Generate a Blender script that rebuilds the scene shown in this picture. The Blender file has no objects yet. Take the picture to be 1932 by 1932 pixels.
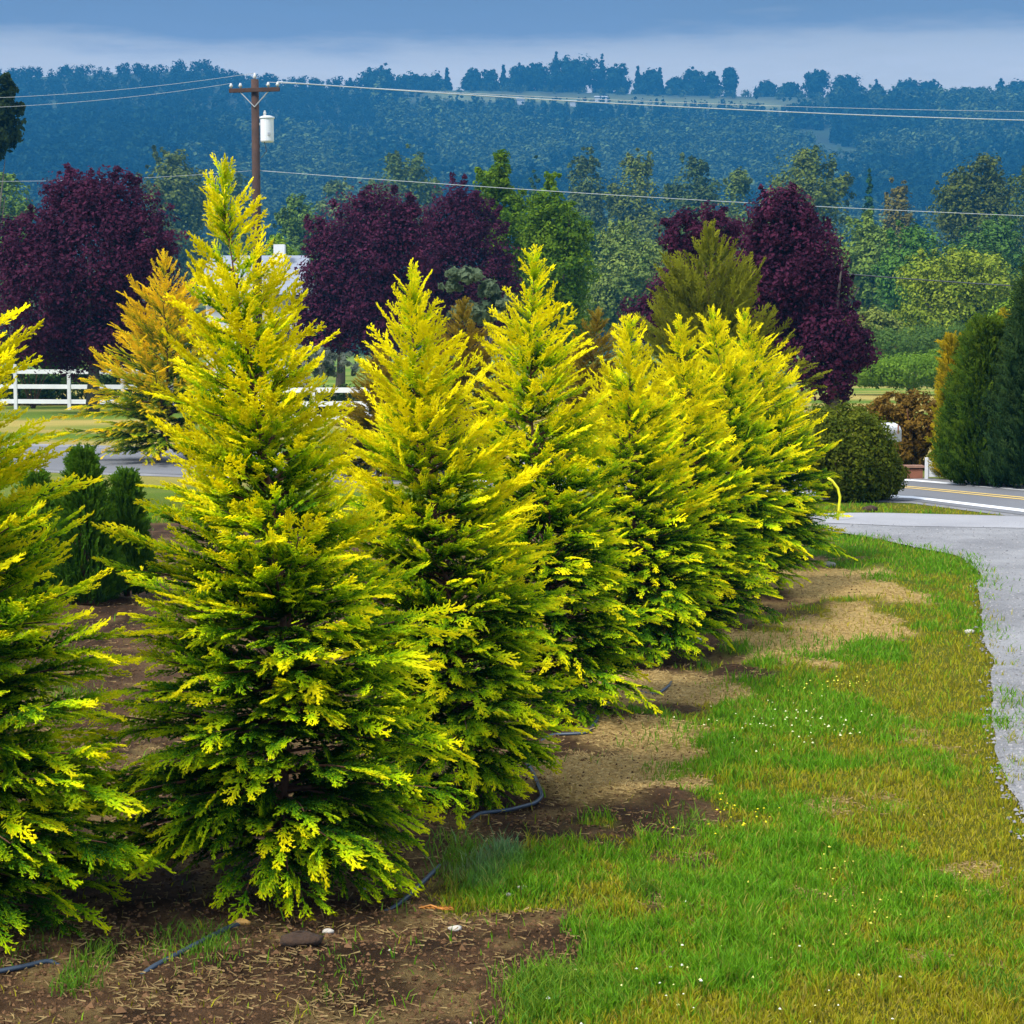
import bpy, math, random
import numpy as np
from mathutils import Vector

R = math.radians
sc = bpy.context.scene
col = sc.collection

# ------------------------------------------------------------------ camera
VW, F, HOR, CH = 1932.0, 3800.0, 650.0, 2.4
PITCH = math.atan((VW / 2 - HOR) / F)
cam_d = bpy.data.cameras.new('camera')
cam = bpy.data.objects.new('camera', cam_d)
col.objects.link(cam)
cam.location = (0, 0, CH)
cam.rotation_euler = (math.pi / 2 - PITCH, 0, 0)
cam_d.sensor_width = 36
cam_d.lens = 36 * F / VW
cam_d.clip_start = 0.1
cam_d.clip_end = 20000
sc.camera = cam
cp, sp = math.cos(PITCH), math.sin(PITCH)


def ray(x, y):
    a, b = (x - VW / 2) / F, (VW / 2 - y) / F
    return np.array([a, cp + b * sp, -sp + b * cp])


def at(x, y, Y):                      # point at world depth Y
    d = ray(x, y)
    return np.array([0, 0, CH]) + d * (Y / d[1])


def gp(x, y):                         # ground point
    d = ray(x, y)
    return np.array([0, 0, CH]) + d * (-CH / d[2])


def mpx(Y):                           # metres per photo pixel at depth Y
    return Y / F


# ------------------------------------------------------------------ mesh helpers
def mesh_np(name, verts, faces, mat, parent=None, cols=None, smooth=False):
    verts = np.asarray(verts, np.float32)
    faces = np.asarray(faces, np.int32)
    n, k = faces.shape
    me = bpy.data.meshes.new(name)
    me.vertices.add(len(verts))
    me.vertices.foreach_set('co', verts.ravel())
    me.loops.add(n * k)
    me.loops.foreach_set('vertex_index', faces.ravel())
    me.polygons.add(n)
    me.polygons.foreach_set('loop_start', np.arange(0, n * k, k, dtype=np.int32))
    me.polygons.foreach_set('loop_total', np.full(n, k, np.int32))
    me.polygons.foreach_set('use_smooth', np.full(n, smooth, bool))
    me.update(calc_edges=True)
    if cols is not None:
        a = me.color_attributes.new('Col', 'FLOAT_COLOR', 'POINT')
        c = np.ones((len(verts), 4), np.float32)
        c[:, :3] = np.asarray(cols).reshape(-1, 3)
        a.data.foreach_set('color', c.ravel())
    me.materials.append(mat)
    o = bpy.data.objects.new(name, me)
    col.objects.link(o)
    if parent is not None:
        o.parent = parent
    return o


class MB:
    def __init__(s):
        s.v, s.f = [], []

    def box(s, c, size, rz=0.0, rx=0.0):
        cx, cy, cz = c
        hx, hy, hz = size[0] / 2, size[1] / 2, size[2] / 2
        b = len(s.v)
        ca, sa = math.cos(rz), math.sin(rz)
        cb, sb = math.cos(rx), math.sin(rx)
        for dx in (-hx, hx):
            for dy in (-hy, hy):
                for dz in (-hz, hz):
                    y, z = dy * cb - dz * sb, dy * sb + dz * cb
                    s.v.append((cx + dx * ca - y * sa, cy + dx * sa + y * ca, cz + z))
        for q in ((0, 1, 3, 2), (4, 6, 7, 5), (0, 4, 5, 1), (2, 3, 7, 6), (0, 2, 6, 4), (1, 5, 7, 3)):
            s.f.append(tuple(b + i for i in q))
        return s

    def tube(s, pts, rads, seg=8, caps=True):
        pts = [Vector(p) for p in pts]
        b0 = len(s.v)
        for i, p in enumerate(pts):
            d = (pts[min(i + 1, len(pts) - 1)] - pts[max(i - 1, 0)]).normalized()
            up = Vector((0, 0, 1)) if abs(d.z) < .9 else Vector((1, 0, 0))
            x = d.cross(up).normalized()
            y = d.cross(x)
            r = rads[i] if hasattr(rads, '__len__') else rads
            for k in range(seg):
                a = 2 * math.pi * k / seg
                s.v.append(tuple(p + x * (r * math.cos(a)) + y * (r * math.sin(a))))
        for i in range(len(pts) - 1):
            for k in range(seg):
                a, b = b0 + i * seg + k, b0 + i * seg + (k + 1) % seg
                s.f.append((a, b, b + seg, a + seg))
        if caps:
            s.f.append(tuple(b0 + k for k in range(seg))[::-1])
            e = b0 + (len(pts) - 1) * seg
            s.f.append(tuple(e + k for k in range(seg)))
        return s

    def poly(s, pts):
        b = len(s.v)
        s.v += [tuple(p) for p in pts]
        s.f.append(tuple(range(b, b + len(pts))))
        return s

    def build(s, name, mat, parent=None, smooth=False, bevel=0):
        me = bpy.data.meshes.new(name)
        me.from_pydata(s.v, [], s.f)
        me.update()
        if smooth:
            me.polygons.foreach_set('use_smooth', [True] * len(me.polygons))
        me.materials.append(mat)
        o = bpy.data.objects.new(name, me)
        col.objects.link(o)
        if parent is not None:
            o.parent = parent
        if bevel:
            m = o.modifiers.new('b', 'BEVEL')
            m.width = bevel
            m.segments = 2
        return o


def tag(o, label=None, cat=None, group=None, kind=None):
    if label: o['label'] = label
    if cat: o['category'] = cat
    if group: o['group'] = group
    if kind: o['kind'] = kind
    return o


def empty(name, loc, label, cat, group=None, rz=0):
    o = bpy.data.objects.new(name, None)
    col.objects.link(o)
    o.location = [float(q) for q in loc]
    o.rotation_euler = (0, 0, rz)
    return tag(o, label, cat, group)


# ------------------------------------------------------------------ noise
def fbm(x, y, scale, seed=0, octs=4):
    out = np.zeros_like(np.asarray(x, float))
    amp, tot = 1.0, 0.0
    for o in range(octs):
        g = np.random.RandomState(seed * 17 + o).rand(256, 256)
        u, v = np.asarray(x) / scale + 37.3 * o, np.asarray(y) / scale + 11.7 * o
        i, j = np.floor(u).astype(int), np.floor(v).astype(int)
        fu, fv = u - i, v - j
        fu, fv = fu * fu * (3 - 2 * fu), fv * fv * (3 - 2 * fv)
        i0, j0, i1, j1 = i % 256, j % 256, (i + 1) % 256, (j + 1) % 256
        out += amp * ((g[i0, j0] * (1 - fu) + g[i1, j0] * fu) * (1 - fv) + (g[i0, j1] * (1 - fu) + g[i1, j1] * fu) * fv)
        tot += amp
        amp *= .5
        scale = scale / 2.03
    return out / tot


def sstep(a, b, x):
    t = np.clip((x - a) / (b - a), 0, 1)
    return t * t * (3 - 2 * t)


# ------------------------------------------------------------------ materials
def mat_new(name):
    m = bpy.data.materials.new(name)
    m.use_nodes = True
    nt = m.node_tree
    b = nt.nodes['Principled BSDF']
    return m, nt, b


def mat_plain(name, rgb, rough=.7, noise=.25, scale=8.0, bump=.0, metal=0.0):
    m, nt, b = mat_new(name)
    n = nt.nodes.new('ShaderNodeTexNoise')
    n.inputs['Scale'].default_value = scale
    n.inputs['Detail'].default_value = 6
    tc = nt.nodes.new('ShaderNodeTexCoord')
    nt.links.new(tc.outputs['Object'], n.inputs['Vector'])
    mr = nt.nodes.new('ShaderNodeMapRange')
    mr.inputs['To Min'].default_value = 1 - noise
    mr.inputs['To Max'].default_value = 1 + noise
    mr.inputs['From Min'].default_value = .25
    mr.inputs['From Max'].default_value = .75
    nt.links.new(n.outputs['Fac'], mr.inputs['Value'])
    v = nt.nodes.new('ShaderNodeVectorMath')
    v.operation = 'SCALE'
    v.inputs[0].default_value = rgb
    nt.links.new(mr.outputs[0], v.inputs['Scale'])
    nt.links.new(v.outputs[0], b.inputs['Base Color'])
    b.inputs['Roughness'].default_value = rough
    b.inputs['Metallic'].default_value = metal
    if bump:
        bp = nt.nodes.new('ShaderNodeBump')
        bp.inputs['Strength'].default_value = bump
        bp.inputs['Distance'].default_value = .02
        nt.links.new(n.outputs['Fac'], bp.inputs['Height'])
        nt.links.new(bp.outputs[0], b.inputs['Normal'])
    return m


def mat_leaf(name, trans=.35, rough=.6, spec=.25):
    m, nt, b = mat_new(name)
    a = nt.nodes.new('ShaderNodeAttribute')
    a.attribute_name = 'Col'
    nt.links.new(a.outputs['Color'], b.inputs['Base Color'])
    b.inputs['Roughness'].default_value = rough
    b.inputs['Specular IOR Level'].default_value = spec
    t = nt.nodes.new('ShaderNodeBsdfTranslucent')
    nt.links.new(a.outputs['Color'], t.inputs['Color'])
    mx = nt.nodes.new('ShaderNodeMixShader')
    mx.inputs[0].default_value = trans
    nt.links.new(b.outputs[0], mx.inputs[1])
    nt.links.new(t.outputs[0], mx.inputs[2])
    nt.links.new(mx.outputs[0], nt.nodes['Material Output'].inputs['Surface'])
    return m


LEAF = mat_leaf('leaf', .48, .7, .10)
FARLEAF = mat_leaf('far_leaf', .12, .9, .03)
GRASSM = mat_leaf('grass_blade', .35, .6, .15)
BARK = mat_plain('bark', (.13, .055, .028), .9, .4, 30, .6)
BARK_G = mat_plain('grey_bark', (.11, .09, .075), .9, .4, 12, .6)
POLEW = mat_plain('pole_wood', (.05, .024, .016), .85, .35, 3, .3)
WHITE = mat_plain('white_paint', (.74, .76, .78), .5, .08, 3)
GALV = mat_plain('galvanised', (.45, .47, .5), .45, .1, 10, 0, .6)
WIRE = mat_plain('wire', (.5, .53, .56), .5, .05, 1)
WIRED = mat_plain('dark_wire', (.03, .04, .05), .6, .05, 1)
PORC = mat_plain('porcelain', (.6, .6, .58), .3, .05, 5)
HOSE = mat_plain('hose', (.035, .055, .085), .45, .25, 12)
ROOFM = mat_plain('roof', (.24, .27, .33), .8, .15, 4, .3)
SIDING = mat_plain('siding', (.55, .58, .62), .7, .06, 3)
GLASS = mat_plain('window_glass', (.05, .07, .09), .15, .1, 2)
FARM = mat_plain('farm_wall', (.42, .44, .46), .7, .1, 1)
YEL = mat_plain('yellow_plastic', (.8, .75, .02), .4, .05, 5)
STONE = mat_plain('stone', (.3, .27, .23), .85, .3, 20, .5)
PALES = mat_plain('pale_stone', (.5, .46, .4), .85, .2, 20, .5)
CLOD = mat_plain('clod', (.045, .024, .013), .95, .4, 25, .9)
ORANGE = mat_plain('orange_leaf', (.5, .2, .03), .7, .3, 30)
BRICK = mat_plain('brick_wall', (.24, .09, .05), .85, .25, 6, .4)

# ------------------------------------------------------------------ world
SUN_EL, SUN_AZ = R(50), R(-132)       # azimuth of the sun measured from +Y, clockwise
w = bpy.data.worlds.new('World')
sc.world = w
w.use_nodes = True
nt = w.node_tree
bg = nt.nodes['Background']
sky = nt.nodes.new('ShaderNodeTexSky')
sky.sky_type = 'NISHITA'
sky.sun_disc = False
sky.sun_elevation = SUN_EL
sky.sun_rotation = SUN_AZ
sky.air_density = 1.3
sky.dust_density = .6
tc = nt.nodes.new('ShaderNodeTexCoord')
sep = nt.nodes.new('ShaderNodeSeparateXYZ')
nt.links.new(tc.outputs['Generated'], sep.inputs[0])
mp = nt.nodes.new('ShaderNodeMapping')
mp.inputs['Scale'].default_value = (1.3, 1.3, 9.0)
nt.links.new(tc.outputs['Generated'], mp.inputs['Vector'])
nz = nt.nodes.new('ShaderNodeTexNoise')
nz.inputs['Scale'].default_value = 3.2
nz.inputs['Detail'].default_value = 7
nz.inputs['Roughness'].default_value = .62
nt.links.new(mp.outputs[0], nz.inputs['Vector'])
# elevation wobbled by the cloud noise
ma = nt.nodes.new('ShaderNodeMath'); ma.operation = 'MULTIPLY_ADD'
nt.links.new(nz.outputs['Fac'], ma.inputs[0])
ma.inputs[1].default_value = .065
nt.links.new(sep.outputs['Z'], ma.inputs[2])
cr = nt.nodes.new('ShaderNodeValToRGB')
e = cr.color_ramp.elements
e[0].position = 0.0; e[0].color = (.50, .58, .72, 1)
e[1].position = 1.0; e[1].color = (.9, .95, 1.0, 1)
for p, c in ((.150, (.56, .50, .46, 1)), (.170, (.47, .44, .44, 1)), (.186, (.110, .125, .200, 1)), (.215, (.065, .085, .155, 1)), (.32, (.5, .6, .8, 1)), (.5, (.85, .9, 1, 1))):
    q = e.new(p); q.color = c
nt.links.new(ma.outputs[0], cr.inputs[0])
# streaks inside the cloud sheet
mr = nt.nodes.new('ShaderNodeMapRange')
mr.inputs['From Min'].default_value = .32; mr.inputs['From Max'].default_value = .68
mr.inputs['To Min'].default_value = 6.2; mr.inputs['To Max'].default_value = 10.6
nt.links.new(nz.outputs['Fac'], mr.inputs['Value'])
vm = nt.nodes.new('ShaderNodeVectorMath'); vm.operation = 'SCALE'
nt.links.new(cr.outputs[0], vm.inputs[0]); nt.links.new(mr.outputs[0], vm.inputs['Scale'])
mx = nt.nodes.new('ShaderNodeMix'); mx.data_type = 'RGBA'
mx.inputs['Factor'].default_value = .85
nt.links.new(sky.outputs[0], mx.inputs[6]); nt.links.new(vm.outputs[0], mx.inputs[7])
nt.links.new(mx.outputs[2], bg.inputs['Color'])
bg.inputs['Strength'].default_value = .11

sd = bpy.data.lights.new('sun', 'SUN')
sun = bpy.data.objects.new('sun', sd)
col.objects.link(sun)
sd.energy = 3.1
sd.angle = R(13)
sd.color = (1, .96, .88)
sdir = Vector((math.sin(SUN_AZ) * math.cos(SUN_EL), math.cos(SUN_AZ) * math.cos(SUN_EL), math.sin(SUN_EL)))
sun.rotation_euler = sdir.to_track_quat('Z', 'Y').to_euler()

# ------------------------------------------------------------------ ground layout
def gpl(pts):
    return np.array([gp(*p)[:2] for p in pts])


edge = gpl([(940, 1932), (1050, 1850), (1190, 1780), (1120, 1700), (1190, 1600), (1330, 1500), (1290, 1400), (1330, 1320),
            (1440, 1250), (1480, 1180), (1640, 1120), (1640, 1070), (1560, 1030), (1560, 1000)])
drive = [(1572, 970), (1700, 971), (1932, 977), (2500, 988), (3000, 1200), (3300, 1500), (3500, 1932), (2160, 1932), (2050, 1760), (1925, 1560), (1893, 1490), (1875, 1380),
         (1868, 1250), (1852, 1140), (1846, 1075), (1815, 1052), (1735, 1036), (1650, 1018), (1575, 1006), (1520, 990), (1520, 972)]
def densify(P, step, amp, seed):
    out = []
    rg = np.random.RandomState(seed)
    for i in range(len(P)):
        a, b = P[i], P[(i + 1) % len(P)]
        k = max(1, int(np.linalg.norm(b - a) / step))
        if max(abs(a[0] / a[1]), abs(b[0] / b[1])) > .33: k = 1
        for j in range(k): out.append(a + (b - a) * j / k)
    out = np.array(out)
    for _ in range(3): out = .25 * np.roll(out, 1, 0) + .5 * out + .25 * np.roll(out, -1, 0)
    nn = np.stack([fbm(out[:, 0], out[:, 1], .9, seed, 6) - .5, fbm(out[:, 0], out[:, 1], .9, seed + 1, 6) - .5], -1)
    return out + nn * amp


driveG = densify(gpl(drive), .09, .13, 5)
order = np.argsort(edge[:, 1])
ex, ey = edge[order, 0], edge[order, 1]


def ell(x, y, cx, cy, rx, ry, nz_=None):
    c = gp(cx, cy); a = gp(cx, cy - ry); b = gp(cx, cy + ry)
    RX, RY, my = rx * c[1] / F, (a[1] - b[1]) / 2, (a[1] + b[1]) / 2
    d = np.sqrt(((x - c[0] * my / c[1]) / RX) ** 2 + ((y - my) / RY) ** 2)
    if nz_ is not None:
        d = d + (nz_ - .5) * 1.6
    return 1 - sstep(.75, 1.15, d)


def masks(x, y):
    n1 = fbm(x, y, .45, 3); n2 = fbm(x, y, 1.3, 4); n3 = fbm(x, y, .16, 5)
    dx = x - np.interp(y, ey, ex)
    soil = 1 - sstep(-.16, .16, dx + .22 * sstep(9.5, 12, y) + (n1 - .5) * 1.3 + (n3 - .5) * .4)
    soil = np.where(y > 27, 0, soil)
    straw = np.zeros_like(x)
    for q in ((1150, 1465, 170, 42), (1200, 1275, 60, 25), (1500, 1222, 100, 34), (1230, 1290, 110, 30), (1640, 1180, 60, 45), (1560, 1095, 120, 38), (1240, 1390, 120, 26), (1320, 1300, 90, 24), (1200, 1450, 130, 30), (1560, 1200, 90, 40), (1650, 1110, 70, 30)):
        straw = np.maximum(straw, ell(x, y, *q, n1))
    nn_ = fbm(x, y, .3, 15)
    for q in ((1740, 1400, 60, 40), (1500, 1690, 110, 26), (1270, 1735, 70, 36), (1850, 1660, 60, 34), (1800, 1810, 90, 22), (1620, 1520, 120, 26)):
        straw = np.maximum(straw, .55 * ell(x, y, *q, nn_) * sstep(.35, .6, n3))
    dark = np.zeros_like(x)  # bare dark soil, plus soft tree shadows painted as strips right of the row
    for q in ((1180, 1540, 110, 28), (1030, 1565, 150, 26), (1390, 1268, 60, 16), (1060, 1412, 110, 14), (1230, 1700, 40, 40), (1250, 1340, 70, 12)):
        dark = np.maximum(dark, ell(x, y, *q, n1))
    green = sstep(.40, .66, n2 * .5 + n1 * .25 + n3 * .25)
    for q in ((1020, 1650, 190, 55), (1540, 1350, 200, 55), (1330, 1640, 230, 70), (1420, 1760, 240, 80), (1680, 1030, 130, 25), (1400, 1290, 90, 35), (1120, 1880, 120, 50), (1500, 1850, 260, 60), (1800, 1160, 30, 60), (1750, 1450, 70, 40)):
        green = np.maximum(green, ell(x, y, *q, n1) * (.15 + .6 * n3 + .6 * n1))
    for q in ((1600, 1480, 250, 45), (1700, 1300, 110, 60), (1820, 1600, 110, 70), (1760, 1250, 80, 60), (1650, 1900, 250, 60), (1250, 1320, 90, 40)):
        green = green * (1 - .8 * ell(x, y, *q, n1))
    gp_ = ell(x, y, 1010, 1650, 200, 60, n1)
    gp_ = np.maximum(gp_, ell(x, y, 1150, 1890, 170, 60, n1))
    soil = soil * (1 - gp_)
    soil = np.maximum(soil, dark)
    return dict(soil=soil, straw=straw, dark=dark, green=np.clip(green, 0, 1), n1=n1, n2=n2, n3=n3, dx=dx)


def ground_z(x, y):
    dx = x - np.interp(y, ey, ex)
    amp = (1 - sstep(-.1, 1.1, dx)) * (1 - sstep(24, 28, y))
    return amp * ((fbm(x, y, .7, 8) - .5) * .16 + (fbm(x, y, .14, 9) - .5) * .045) - .0


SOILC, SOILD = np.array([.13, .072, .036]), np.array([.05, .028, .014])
STRAWC, GREENC, OLIVEC = np.array([.58, .40, .15]), np.array([.085, .20, .008]), np.array([.20, .22, .014])


def lerp(a, b, t):
    return a * (1 - t[..., None]) + b * t[..., None]


def ground_col(x, y):
    m = masks(x, y)
    c = lerp(np.broadcast_to(OLIVEC, x.shape + (3,)), GREENC, m['green'])
    c = c * (.55 + .35 * m['n3'][..., None])
    sc_ = lerp(np.broadcast_to(SOILC, x.shape + (3,)), SOILD, sstep(.4, .62, m['n3'] * .6 + m['n1'] * .4))
    sc_ = lerp(sc_, STRAWC * .62, sstep(.52, .72, fbm(x, y, .22, 14)) * .6)
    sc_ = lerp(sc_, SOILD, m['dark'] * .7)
    c = lerp(c, sc_, m['soil'])
    c = lerp(c, STRAWC * (.85 + .55 * m['n3'][..., None]), m['straw'] * .95 * (1 - .5 * m['dark']))
    # beyond the road: mown verge, dry grass, meadow
    n4 = fbm(x, y, 9, 21); n5 = fbm(x * .25, y, 3.5, 22)
    far = lerp(np.broadcast_to(np.array([.13, .21, .02]), x.shape + (3,)), np.array([.42, .33, .09]), sstep(.42, .62, n5 * .7 + n4 * .3))
    far = lerp(far, np.array([.10, .20, .02]), sstep(90, 140, y) * .7)
    far = far * (.75 + .5 * n4[..., None])
    return lerp(c, far, sstep(29, 33, y))


ys = [-400, -150, -60, -20, -5, 1.0]
yv = 2.5
while yv < 4500:
    ys.append(yv); yv *= 1.0085 if yv > 5.5 else 1.08
ys = np.array(ys)
us = list(np.arange(-.34, .3401, .0030))
q, stp = .34, .006
while q < 60:
    stp *= 1.25; q += stp; us.append(q); us.insert(0, -q)
us = np.array(us)
YY, UU = np.meshgrid(ys, us, indexing='ij')
XX = UU * np.maximum(YY, 2.5)
ZZ = ground_z(XX, YY)
gv = np.stack([XX, YY, ZZ], -1).reshape(-1, 3)
nr, nc = XX.shape
ii = np.arange(nr * nc).reshape(nr, nc)
gf = np.stack([ii[:-1, :-1], ii[:-1, 1:], ii[1:, 1:], ii[1:, :-1]], -1).reshape(-1, 4)
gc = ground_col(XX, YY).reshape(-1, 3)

GM, nt, b = mat_new('ground_soil_grass')
a = nt.nodes.new('ShaderNodeAttribute'); a.attribute_name = 'Col'
tc = nt.nodes.new('ShaderNodeTexCoord')
n = nt.nodes.new('ShaderNodeTexNoise'); n.inputs['Scale'].default_value = 30; n.inputs['Detail'].default_value = 10; n.inputs['Roughness'].default_value = .78
nt.links.new(tc.outputs['Object'], n.inputs['Vector'])
mr = nt.nodes.new('ShaderNodeMapRange')
mr.inputs['From Min'].default_value = .3; mr.inputs['From Max'].default_value = .7; mr.inputs['To Min'].default_value = .45; mr.inputs['To Max'].default_value = 1.5
nt.links.new(n.outputs['Fac'], mr.inputs['Value'])
v = nt.nodes.new('ShaderNodeVectorMath'); v.operation = 'SCALE'
nt.links.new(a.outputs['Color'], v.inputs[0]); nt.links.new(mr.outputs[0], v.inputs['Scale'])
nt.links.new(v.outputs[0], b.inputs['Base Color'])
b.inputs['Roughness'].default_value = .95; b.inputs['Specular IOR Level'].default_value = .1
bp = nt.nodes.new('ShaderNodeBump'); bp.inputs['Strength'].default_value = 1.0; bp.inputs['Distance'].default_value = .06
nt.links.new(n.outputs['Fac'], bp.inputs['Height']); nt.links.new(bp.outputs[0], b.inputs['Normal'])
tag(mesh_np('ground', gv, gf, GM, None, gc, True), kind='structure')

# ------------------------------------------------------------------ road, markings, driveway
def pave_mat(name, c1, c2, scale, bump=.5, coarse=.4):
    m, nt, b = mat_new(name)
    tc = nt.nodes.new('ShaderNodeTexCoord')
    n = nt.nodes.new('ShaderNodeTexNoise'); n.inputs['Scale'].default_value = scale; n.inputs['Detail'].default_value = 5; n.inputs['Roughness'].default_value = .75
    n2 = nt.nodes.new('ShaderNodeTexNoise'); n2.inputs['Scale'].default_value = coarse; n2.inputs['Detail'].default_value = 8; n2.inputs['Roughness'].default_value = .65
    nt.links.new(tc.outputs['Object'], n.inputs['Vector']); nt.links.new(tc.outputs['Object'], n2.inputs['Vector'])
    ad = nt.nodes.new('ShaderNodeMath'); ad.operation = 'MULTIPLY_ADD'; ad.inputs[1].default_value = .8
    nt.links.new(n2.outputs['Fac'], ad.inputs[0]); nt.links.new(n.outputs['Fac'], ad.inputs[2])
    r = nt.nodes.new('ShaderNodeMapRange'); r.inputs['From Min'].default_value = .70; r.inputs['From Max'].default_value = 1.12
    nt.links.new(ad.outputs[0], r.inputs['Value'])
    mx = nt.nodes.new('ShaderNodeMix'); mx.data_type = 'RGBA'
    mx.inputs[6].default_value = (*c1, 1); mx.inputs[7].default_value = (*c2, 1)
    nt.links.new(r.outputs[0], mx.inputs['Factor'])
    nt.links.new(mx.outputs[2], b.inputs['Base Color'])
    b.inputs['Roughness'].default_value = .9
    bp = nt.nodes.new('ShaderNodeBump'); bp.inputs['Strength'].default_value = bump; bp.inputs['Distance'].default_value = .015
    nt.links.new(n.outputs['Fac'], bp.inputs['Height']); nt.links.new(bp.outputs[0], b.inputs['Normal'])
    return m


GRAVEL = pave_mat('gravel', (.13, .13, .14), (.34, .34, .35), 55, .9, .8)
ASPH = pave_mat('asphalt', (.12, .125, .14), (.18, .185, .2), 60, .3, .3)
PALEC = pave_mat('pale_apron', (.24, .24, .26), (.34, .34, .36), 40, .3, .5)
WPAINT = mat_plain('white_line', (.72, .74, .78), .7, .12, 5)
YPAINT = mat_plain('yellow_line', (.75, .52, .14), .7, .15, 5)

MB().poly([(p[0], p[1], .022) for p in driveG]).build('driveway', GRAVEL).__setitem__('kind', 'structure')
ap = gpl([(1560, 971), (1700, 972), (1932, 978), (2500, 989), (2500, 1014), (1932, 1000), (1700, 996), (1556, 990)])
MB().poly([(p[0], p[1], .027) for p in ap]).build('driveway_apron', PALEC).__setitem__('kind', 'structure')


def strip(name, a, b, z, mat):        # a: near line, b: far line, lists of photo points along the road
    A, B = gpl(a), gpl(b)
    m = MB()
    for i in range(len(A) - 1):
        m.poly([(*A[i], z), (*A[i + 1], z), (*B[i + 1], z), (*B[i], z)])
    o = m.build(name, mat)
    o['kind'] = 'structure'
    return o


xs_ = [-900, 150, 900, 1720, 1932, 2600]
near = [842, 890, 914, 946, 973, 1075]
far = [818, 845, 870, 905, 922, 980]


def mix(t): return [(x, n_ * (1 - t) + f_ * t) for x, n_, f_ in zip(xs_, near, far)]


road_near = gpl(mix(-.1))


strip('road_shoulder', mix(-.10), mix(1.12), .006, GRAVEL)
strip('road', mix(0), mix(1), .012, ASPH)
xs_, near, far = xs_[2:], near[2:], far[2:]
strip('edge_line_near', mix(.10), mix(.20), .017, WPAINT)
strip('edge_line_far', mix(.90), mix(.97), .017, WPAINT)
strip('centre_line_near', mix(.555), mix(.582), .017, YPAINT)
strip('centre_line_far', mix(.625), mix(.652), .017, YPAINT)

# ------------------------------------------------------------------ foliage sprays
rs = np.random.RandomState(7)


def make_spray(seed, side, sub, w=.034):
    """flat fern-like spray of unit length along x. returns elements (p0,p1,width,u0,u1)"""
    r = random.Random(seed)
    els = []
    nseg = 5
    ax = []
    y = 0.0
    for i in range(nseg + 1):
        ax.append((i / nseg, y)); y += r.uniform(-.05, .05)
    for i in range(nseg):
        els.append((ax[i], (ax[i + 1][0] + .06, ax[i + 1][1]), w * (1.0 if i < nseg - 1 else .9), ax[i][0], ax[i + 1][0]))
    for i in range(side):
        for s in (-1, 1):
            t = .06 + .88 * (i + r.uniform(0, .8)) / side
            k = t * nseg; a = int(k); fr = k - a
            ox = t; oy = ax[a][1] * (1 - fr) + ax[min(a + 1, nseg)][1] * fr
            L = (.14 + .26 * math.sin(math.pi * min(1, t * .85 + .12)) ** .8) * r.uniform(.6, 1.15) * (1 - .35 * t)
            an = s * R(r.uniform(20, 50))
            dx, dy = math.cos(an), math.sin(an)
            bend = -s * r.uniform(.0, .5)
            px, py = ox, oy
            ns = 2
            for j in range(ns):
                an2 = an + bend * j * .5
                qx, qy = px + math.cos(an2) * L / ns, py + math.sin(an2) * L / ns
                els.append(((px, py), (qx + .01, qy), w * (.9 if j == 0 else .75), t * .7 + .3 * (j / ns), t * .7 + .3 * (j + 1) / ns))
                for m_ in range(sub):
                    sg = 1 if (m_ % 2) else -1
                    f = (m_ + r.random()) / sub
                    bx, by = px + (qx - px) * f, py + (qy - py) * f
                    l2 = L * r.uniform(.22, .42)
                    a3 = an2 + sg * R(r.uniform(25, 50))
                    uu = t * .6 + .2 * (j + f) / ns
                    els.append(((bx, by), (bx + math.cos(a3) * l2, by + math.sin(a3) * l2), w * .7, uu, min(1, uu + .35)))
                px, py = qx, qy
    V, T, U = [], [], []
    for (p0, p1, ww, u0, u1) in els:
        d = np.array([p1[0] - p0[0], p1[1] - p0[1]]); L = np.linalg.norm(d) + 1e-6; d /= L
        l = np.array([-d[1], d[0]])
        z = r.uniform(-.02, .02)
        b_ = len(V)
        m = np.array(p0) + d * L * .25
        V += [(m[0] + l[0] * ww * .5, m[1] + l[1] * ww * .5, z - ww * .15), (m[0] - l[0] * ww * .5, m[1] - l[1] * ww * .5, z - ww * .15), (m[0], m[1], z + ww * .38), (p1[0], p1[1], z + r.uniform(-.02, .03)), (p0[0], p0[1], 0)]
        U += [u0, u0, u0, u1, u0]
        T += [(b_, b_ + 1, b_ + 3), (b_ + 1, b_ + 2, b_ + 3), (b_ + 2, b_, b_ + 3), (b_ + 1, b_, b_ + 4)]
    return np.array(V), np.array(T), np.array(U)


SPRAYS = {lod: [make_spray(10 * lod + k, s_, sub, w_) for k in range(7)]
          for lod, (s_, sub, w_) in {0: (6, 2, .074), 1: (6, 1, .084), 2: (6, 1, .085), 3: (4, 0, .11)}.items()}


def unit(v):
    return v / (np.linalg.norm(v, axis=-1, keepdims=True) + 1e-9)


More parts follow.
